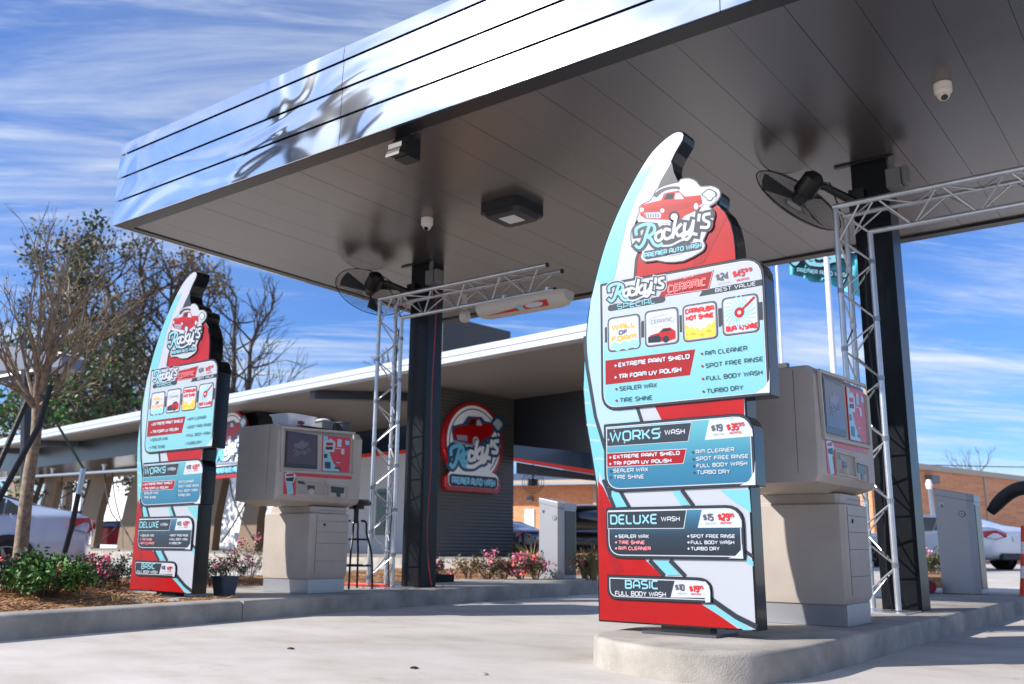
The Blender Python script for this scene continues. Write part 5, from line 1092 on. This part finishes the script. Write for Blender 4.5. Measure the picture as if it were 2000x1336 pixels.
def bush(c,w,d,h,label,leafm='leaf_green',nl=900,nf=6,fm='bloom_pink',ll=.05,twigs=24,group='rose bushes in the beds',name='rose_bush',fr=.05,sparse=0):
    t=thing(name,label,'bush',c,group); c=Vector(c)
    m=MB(); m.use('twig'); tips=[]
    for i in range(twigs):
        a=random.uniform(0,6.28); rr=random.uniform(.15,1)**.7; e=c+Vector((math.cos(a)*rr*w/2,math.sin(a)*rr*d/2,h*random.uniform(.5,1.0)*(1-.35*rr*rr))); mid=c+(e-c)*.5+rv(.03)+Vector((0,0,.05*h)); P=smooth_pts([c+Vector((math.cos(a)*.03,math.sin(a)*.03,-.01)),mid,e],3); m.tube(P,[.005-.0035*k/(len(P)-1) for k in range(len(P))],4); tips.append((mid,e))
        for _ in range(2+sparse*2): q=mid+(e-mid)*random.random(); e2=q+rv(.1+.06*h)+Vector((0,0,.03)); m.tube([q,e2],[.0022,.001],3); tips.append((q,e2))
    m.build('stems',t)
    m=MB(); m.use(leafm)
    for i in range(nl):
        if i%60==0: m.use(random.choice([leafm,leafm,'leaf_dark']))
        a,b=random.choice(tips); p=a+(b-a)*random.uniform(.1,1.05)+rv(.035+.02*h); p.z=max(p.z,c.z+.01); leaf(m,p,ll*random.uniform(.6,1.2),ll*.24)
    m.build('foliage',t)
    for i in range(nf):
        a,b=random.choice(tips[::3]); blossom(t,b+Vector((0,0,.02)),fr*random.uniform(.7,1.2),fm if random.random()<.75 else 'bloom_deep')
    return t
def at(x,y,D,z=None): p=px(x,y,D); return (p.x,p.y,z if z is not None else .17)
bush(at(100,1100,9.2),.95,.7,.38,'broad glossy green shrub nearest the kerb at far left','leaf_green',3000,3,'bloom_coral',.055,50,'shrubs in the mulch bed','green_shrub')
bush(at(25,1100,9.6),.9,.6,.42,'dark green shrub with one coral bloom at the left picture edge','leaf_dark',1300,3,'bloom_coral',.05,26,'shrubs in the mulch bed','green_shrub')
bush(at(150,1100,9.8),.62,.5,.42,'rose bush with deep pink blooms right of the glossy green shrub','leaf_dark',1000,8,'bloom_deep',.04,26,fr=.05)
bush(at(190,1110,10.8),.6,.5,.34,'low rose bush with clustered pink blooms between shrub and left menu sign','leaf_dark',900,11,'bloom_pink',.04,22,fr=.055)
bush(at(228,1110,11.2),.8,.5,.36,'nearly bloomless twiggy bush touching the left menu sign','leaf_dark',1000,2,'bloom_pink',.04,26)
bush(at(418,1115,11.6),.5,.4,.38,'small rose bush just behind the flower pot','leaf_dark',500,4,'bloom_pink',.04,16)
bush(at(455,1115,12.5),.7,.5,.36,'loose rose bush with scattered pink blooms left of the left pay station','leaf_olive',500,6,'bloom_pink',.04,18,sparse=1,fr=.06)
bush(at(485,1115,13.2),.9,.6,.62,'airy twiggy rose bush against the left pay station','leaf_olive',380,5,'bloom_pink',.04,22,sparse=1,fr=.06)
bush(at(848,1115,13.2),.45,.4,.42,'tiny deep pink rose bush beside the orange cone','leaf_olive',300,5,'bloom_deep',.04,12,fr=.06)
for x,l,n,mt,w in((915,'dry twiggy rose bush, leftmost of the row before the corrugated wall',1,'leaf_brown',.75),(952,'rose bush with one big pink cluster, second in the row before the corrugated wall',5,'leaf_olive',.6),(985,'rose bush with bright pink cluster in the middle of the row',7,'leaf_olive',.6),(1018,'rose bush with the largest salmon pink clusters near the left grey cabinet',12,'leaf_dark',.7),(1046,'rose bush touching the left grey cabinet',6,'leaf_olive',.5)):
    bush(at(x,1110,14.6),w,.5,.37,l,mt,480,n,'bloom_pink' if n!=12 else 'bloom_coral',.05,20,fr=.085,sparse=1)
bush(at(1820,1100,20,.1),1.1,.8,.75,'rose bush between the right column and the right grey cabinet','leaf_olive',900,6,'bloom_pink',.07,24,fr=.11)
bush(at(1148,1105,14.5),.5,.4,.62,'reddish dry plant between the left grey cabinet and the near menu sign','leaf_brown',500,2,'bloom_coral',.05,16)
def grass(c,n,h,r,label,mt='grass_blade'):
    m=MB(); c=Vector(c)
    for i in range(n):
        if i%20==0: m.use(random.choice([mt,'grass_dry']))
        a=random.uniform(0,6.28); d=Vector((math.cos(a),math.sin(a),0)); L=h*random.uniform(.6,1); p=c+d*.04*random.random(); q=p+Vector((0,0,L*.6))+d*r*.35; e=p+Vector((0,0,L*random.uniform(.75,1)))+d*r*random.uniform(.6,1.2); s=Vector((-d.y,d.x,0))*.004
        m.face([p-s,p+s,q+s,q-s]); m.face([q-s,q+s,e])
    tag(m.build('ornamental_grass',loc=c),label,'grass clump','ornamental grass clumps')
grass(at(1040,1100,16.5),110,.7,.5,'spiky green grass clump left of the left grey cabinet'); grass(at(1160,1105,14.5),160,.6,.3,'straw-coloured grass clump beside the near menu sign','grass_dry'); grass(at(1141,1105,15.4),120,.6,.3,'green grass clump right of the left grey cabinet'); grass(at(232,1140,8.6,.19),30,.07,.06,'tiny green weed tuft in the mulch near the left menu sign')
# low green bed strip beyond the right island
m=MB(); m.use('mulch'); P=[at(x,y,D,0) for x,y,D in((1780,1100,17.5),(1850,1100,17.5),(1850,1100,24),(1790,1100,24))]; m.prism([Vector(p) for p in P],[Vector((p[0],p[1],.22)) for p in P]); tag(m.build('mulch_strip'),kind='structure')
# ------------------------------------------------------------------ trees
def branch(m,p,d,l,r,depth,spread,up,tips,n=2,mn=3,wob=.16,ratio=.74):
    seg=3; P=[p]; q=p.copy(); dd=d.copy()
    for i in range(seg):
        dd=(dd+rv(wob)+Vector((0,0,up))).normalized(); q=q+dd*l/seg; P.append(q.copy())
    m.tube(P,[r-(r*.4)*k/seg for k in range(seg+1)],6 if r>.02 else 4 if r>.006 else 3,False)
    tips.append((P[-1],dd,depth))
    if depth<=0: return
    k=n if random.random()<.6 else n+1
    a0=random.uniform(0,6.28)
    for i in range(k):
        ax=dd.cross(Vector((math.cos(a0),math.sin(a0),.3))).normalized(); a0+=6.28/k+random.uniform(-.5,.5)
        s=spread*random.uniform(.6,1.25)
        nd=(Matrix.Rotation(a0,3,dd)@(Matrix.Rotation(s,3,ax)@dd)).normalized()
        st=P[-1] if i<2 else P[-2]
        branch(m,st,nd,l*ratio*random.uniform(.8,1.2),r*.6*random.uniform(.85,1.1),depth-1,spread,up,tips,n,mn,wob,ratio)
# young bare tree in the mulch bed
D=13.; b=px(38,1085,D); top=px(72,792,D); base=Vector((b.x,b.y,.14))
t=thing('young_tree','slender bare young tree staked in the mulch bed at far left','tree',base)
m=MB(); m.use('bark_pale'); mid=px(55,940,D); m.tube(smooth_pts([base,Vector(px(42,1060,D)),mid,px(70,850,D),top],5),[.088-.0016*k for k in range(21)],12); m.build('trunk',t,smooth=True)
m=MB(); m.use('bark_pale'); tips=[]
limbs=[(px(15,695,D),.040),(px(78,625,D+.3),.046),(px(135,635,D),.042),(px(105,625,D-.5),.036),(px(165,685,D+.2),.034),(px(-15,735,D-.3),.032),(px(55,635,D-.5),.030),(px(40,665,D+.5),.030),(px(150,765,D-.6),.026)]
for e,r in limbs:
    mid=top+(e-top)*.5+rv(.08); P=smooth_pts([top-Vector((0,0,.05)),top+(mid-top)*.5+Vector((0,0,-.02)),mid,e],3); m.tube(P,[r*(1-.5*k/(len(P)-1)) for k in range(len(P))],7)
    for f in(.5,.75,1):
        q=P[int((len(P)-1)*f)]; d=(e-top).normalized()
        for _ in range(2): branch(m,q,(d+rv(.75)+Vector((0,0,.15))).normalized(),random.uniform(.36,.56),r*.45,3,.45,.07,tips,2,3,.16,.72)
m.use('leaf_brown')
for p,d,k in tips:
    if k<=1 and random.random()<.35: leaf(m,p,.04,.009)
m.build('branches',t)
# stakes and strap
mat('stake_green','#3f4a3a',.7)
for P,l,r,mt in(([px(99,752,12.6),px(76,832,12.6),px(17,940,12.4),px(-60,1080,12.2)],'thick black tree stake leaning down left, the right one of the pair',.036,'arm_black'),([px(56,775,13.2),px(0,903,13.2),px(-70,1060,13.2)],'thick black tree stake leaning down left, the left one of the pair',.036,'arm_black'),([px(163,915,12.4),px(153,965,12.4),px(140,1030,12.4),px(122,1095,12.4)],'tree stake in a black ribbed sleeve in front of the white sedan',.032,'arm_black')):
    m=MB(); m.use(mt); m.tube(P,r,8); 
    if r<.034: m.use('pipe_steel'); m.tube([P[0],P[1]],r*1.05,8)
    tag(m.build('tree_stake',smooth=True,loc=P[-1]),l,'stake','tree stakes')
m=MB(); m.use('stake_green'); m.tube([px(78,770,12.8),px(95,800,12.7),px(163,915,12.4)],.014,6); tag(m.build('tree_strap',smooth=True,loc=px(163,915,12.4)),'green webbing strap from the young tree to its right stake','strap')
def big_tree(x,yb,yt,D,w,label,kind,seed,name='tall_tree',nleaf=6000,lm=('leaf_pine','leaf_dark','leaf_olive'),sz=.35,trunks=1,lean=0,cl=1.2,lo=.15):
    random.seed(seed); b=px(x,yb,D); top=px(x,yt,D); Hh=top.z; t=thing(name,label,'tree',(b.x,b.y,0),'trees behind the wash building'); base=Vector((b.x,b.y,0)); side=CR
    m=MB(); m.use('bark_grey'); cr=MB(); cr.use('bark_grey'); tips=[]
    for k in range(trunks):
        o=side*((k-(trunks-1)/2)*w*.22); hh=Hh*random.uniform(.8,1)
        P=[base+o*.2]+[base+o*(i/6)+Vector((0,0,hh*i/6))+rv(w*.02*i)+side*lean*i/6 for i in range(1,7)]; P=smooth_pts(P,3)
        n=len(P); r0=.018*hh+.05; m.tube(P,[r0*(1-.85*i/n) for i in range(n)],8)
        for i in range(int(n*.3),n):
            for _ in range(2 if kind!='bare' else 2):
                d=Vector((random.uniform(-1,1),random.uniform(-1,1),random.uniform(.1,.8))).normalized(); branch(cr,P[i],d,w*random.uniform(.16,.3)*(1.15-.6*i/n),r0*.22,3 if kind!='full' else 2,.5,.08,tips,2,3,.18,.72)
    m.build('trunk',t,smooth=True)
    if kind!='bare':
        for i in range(nleaf//18):
            p,d,k=random.choice(tips); 
            if p.z<Hh*lo: continue
            cr.use(random.choice(lm)); R_=cl*random.uniform(.4,1)
            for _ in range(18): leaf(cr,p+rv(R_),sz*random.uniform(.5,1),sz*.28)
    cr.build('crown',t)
big_tree(28,1050,425,68,12.0,'dark evergreen tree behind the far left shade canopy','full',3,nleaf=3600,sz=.42,cl=1.3,lm=('leaf_pine','leaf_olive','leaf_dark'))
big_tree(118,1050,478,75,12.8,'bushy evergreen tree behind the bare young tree','full',5,nleaf=3600,sz=.38,cl=1.2,lm=('leaf_pine','leaf_olive','leaf_brown'))
big_tree(165,1050,640,65,8.0,'low dark green tree right of the bare young tree','full',8,nleaf=3200,sz=.36,cl=1.2,lm=('leaf_pine','leaf_dark','leaf_olive'))
big_tree(225,1050,440,78,12.8,'tall tree with sparse brown leaves and a forked trunk left of the left menu sign','sparse',11,nleaf=3800,lm=('leaf_brown','leaf_olive','leaf_brown'),sz=.36,trunks=3,cl=1.1)
big_tree(320,1050,470,81,11.2,'thin tree with a few brown leaves behind the left menu sign','sparse',17,nleaf=2400,lm=('leaf_brown','leaf_olive'),sz=.34,trunks=2,cl=1.1)
big_tree(445,1050,560,84,12.0,'leafless tree right of the left menu sign','bare',23,trunks=2)
big_tree(745,1050,690,70,5,'far leafless treetop just above the building eave','bare',29)
big_tree(1925,1080,897,95,9,'far leafless treetop above the right brick building','bare',31)
big_tree(60,1050,740,58,11.2,'olive green tree low behind the far left eave','full',37,nleaf=3600,lm=('leaf_olive','leaf_green','leaf_dark'),sz=.42,cl=1.5)
big_tree(220,1050,770,90,14,'brown hazy low tree line between the evergreen and the forked tree','sparse',41,nleaf=4000,lm=('leaf_brown','leaf_olive'),sz=.42,cl=1.5)
# ------------------------------------------------------------------ unseen dark form added behind the camera for its reflection in the fascia
def mir(x,y,D): 
    d=ray(x,y); k=(CY0-0)/d.y; p=O+d*k; q=Vector((d.x,-d.y,d.z)); return p+q*(D/math.hypot(d.x,d.y))
t=thing('reflected_awning','unseen dark pole awning added behind the viewer for its reflection in the fascia','awning',tuple(mir(600,240,14))[:2]+(0,))
c=mir(566,222,15); m=MB(); m.use('bldg_dark')
for sx in(1,-1):
    m.prism([c+Vector((0,0,-.1)),c+Vector((sx*1.9,-.3,1.0)),c+Vector((sx*2.0,.3,1.0)),c+Vector((0,.5,-.1))],[c+Vector((0,0,.7)),c+Vector((sx*1.9,-.3,1.7)),c+Vector((sx*2.0,.3,1.7)),c+Vector((0,.5,.7))])
    m.prism([c+Vector((0,0,-.5)),c+Vector((sx*1.2,-.1,-1.5)),c+Vector((sx*1.2,.3,-1.5)),c+Vector((0,.4,-.5))],[c+Vector((0,0,-.2)),c+Vector((sx*1.2,-.1,-1.1)),c+Vector((sx*1.2,.3,-1.1)),c+Vector((0,.4,-.2))])
m.build('awning_frame',t)
m=MB(); m.use('bldg_dark'); m.tube([(c.x,c.y+.2,0),(c.x,c.y+.2,c.z)],[.36,.32],10); m.build('pole',t)
random.seed(5)
# ------------------------------------------------------------------ sky, sun, camera
SE,SA=R(32),R(38)                     # elevation; sun stands behind-left of the camera
sun_dir=Vector((-math.sin(SA)*math.cos(SE),-math.cos(SA)*math.cos(SE),math.sin(SE)))
w=bpy.data.worlds.new('World'); bpy.context.scene.world=w; w.use_nodes=True; nt=w.node_tree; N=nt.nodes.new; Lk=nt.links.new
bg=nt.nodes['Background']; sky=N('ShaderNodeTexSky'); sky.sky_type='NISHITA'; sky.sun_disc=False; sky.sun_elevation=SE
sky.sun_rotation=math.atan2(sun_dir.x,sun_dir.y); sky.altitude=50; sky.air_density=1.0; sky.dust_density=.3; sky.ozone_density=1.6
hs=N('ShaderNodeHueSaturation'); hs.inputs['Saturation'].default_value=1.0; Lk(sky.outputs[0],hs.inputs['Color']); tn=N('ShaderNodeMix'); tn.data_type='RGBA'; tn.blend_type='MULTIPLY'; tn.inputs[0].default_value=1; tn.inputs[7].default_value=(.50,.77,1.27,1); Lk(hs.outputs[0],tn.inputs[6]); Lk(tn.outputs[2],bg.inputs[0]); bg.inputs[1].default_value=.108
tc=N('ShaderNodeTexCoord'); sp_=N('ShaderNodeSeparateXYZ'); Lk(tc.outputs['Generated'],sp_.inputs[0])
def mth(op,a,b=None):
    n=N('ShaderNodeMath'); n.operation=op
    for i,v in enumerate((a,b)):
        if v is None: continue
        if isinstance(v,(int,float)): n.inputs[i].default_value=v
        else: Lk(v,n.inputs[i])
    return n.outputs[0]
zc=mth('MAXIMUM',mth('ADD',sp_.outputs['Z'],.09),.02); cx=mth('DIVIDE',sp_.outputs['X'],zc); cy=mth('DIVIDE',sp_.outputs['Y'],zc); cb=N('ShaderNodeCombineXYZ'); Lk(cx,cb.inputs[0]); Lk(cy,cb.inputs[1])
def noise(sc,rot,stretch,det,rough,dist=0):
    mp=N('ShaderNodeMapping'); mp.vector_type='TEXTURE'; mp.inputs['Rotation'].default_value=(0,0,rot); mp.inputs['Scale'].default_value=tuple(1/v for v in stretch); Lk(cb.outputs[0],mp.inputs[0]); n=N('ShaderNodeTexNoise'); n.inputs['Scale'].default_value=sc; n.inputs['Detail'].default_value=det; n.inputs['Roughness'].default_value=rough; n.inputs['Distortion'].default_value=dist; Lk(mp.outputs[0],n.inputs['Vector']); return n.outputs['Fac']
def ramp(v,a,b):
    r=N('ShaderNodeMapRange'); r.interpolation_type='SMOOTHSTEP'; r.inputs[1].default_value=a; r.inputs[2].default_value=b; Lk(v,r.inputs[0]); return r.outputs[0]
n1=noise(1.0,R(46),(.42,1.9,1),8,.62,.5); n2=noise(.5,R(46),(.5,1.1,1),4,.5); n3=noise(3.5,R(43),(.42,1.9,1),6,.65,.3)
cl=mth('MULTIPLY',ramp(n1,.42,.68),ramp(n2,.28,.52)); cl=mth('ADD',mth('MULTIPLY',cl,.8),mth('MULTIPLY',mth('MULTIPLY',ramp(n3,.5,.75),ramp(n2,.25,.45)),.4))
low=ramp(sp_.outputs['Z'],.42,.06); cl=mth('MULTIPLY',cl,mth('ADD',.85,mth('MULTIPLY',low,.3)))
# more veil towards the sun's side
dt=N('ShaderNodeVectorMath'); dt.operation='DOT_PRODUCT'; Lk(tc.outputs['Generated'],dt.inputs[0]); dt.inputs[1].default_value=tuple(sun_dir); near=ramp(dt.outputs['Value'],.0,1.0)
n4=noise(.8,R(20),(1,1.4,1),5,.6); veil=mth('MULTIPLY',ramp(n4,.35,.62),mth('MULTIPLY',near,.7)); cl=mth('MINIMUM',mth('MAXIMUM',cl,veil),.92)
b2=N('ShaderNodeBackground'); b2.inputs[0].default_value=(.84,.92,1,1); s2=mth('ADD',.72,mth('MULTIPLY',near,.25)); Lk(s2,b2.inputs[1])
mx=N('ShaderNodeMixShader'); Lk(cl,mx.inputs[0]); Lk(bg.outputs[0],mx.inputs[1]); Lk(b2.outputs[0],mx.inputs[2]); Lk(mx.outputs[0],nt.nodes['World Output'].inputs[0])
sl=bpy.data.lights.new('sun','SUN'); sl.energy=5; sl.angle=R(.53); sl.color=(1,.955,.89); so=bpy.data.objects.new('sun',sl); bpy.context.scene.collection.objects.link(so); so.rotation_euler=sun_dir.to_track_quat('Z','Y').to_euler()
cam=bpy.data.cameras.new('camera'); co=bpy.data.objects.new('camera',cam); bpy.context.scene.collection.objects.link(co); cam.sensor_width=36; cam.lens=F/2000*36; cam.clip_start=.05; cam.clip_end=2000
mm=Matrix.Identity(4); 
for i in range(3): mm[i][0]=CR[i]; mm[i][1]=CU[i]; mm[i][2]=-CF[i]; mm[i][3]=O[i]
co.matrix_world=mm; bpy.context.scene.camera=co
cam.dof.use_dof=True; cam.dof.focus_distance=5.8; cam.dof.aperture_fstop=2.8
sc=bpy.context.scene; sc.view_settings.view_transform='Standard'; sc.view_settings.look='None'; sc.view_settings.exposure=.45; sc.view_settings.gamma=1
sc.cycles.sample_clamp_direct=5; sc.cycles.max_bounces=8; sc.cycles.use_denoising=True
for o in bpy.data.objects:
    if '_o' in o: del o['_o']
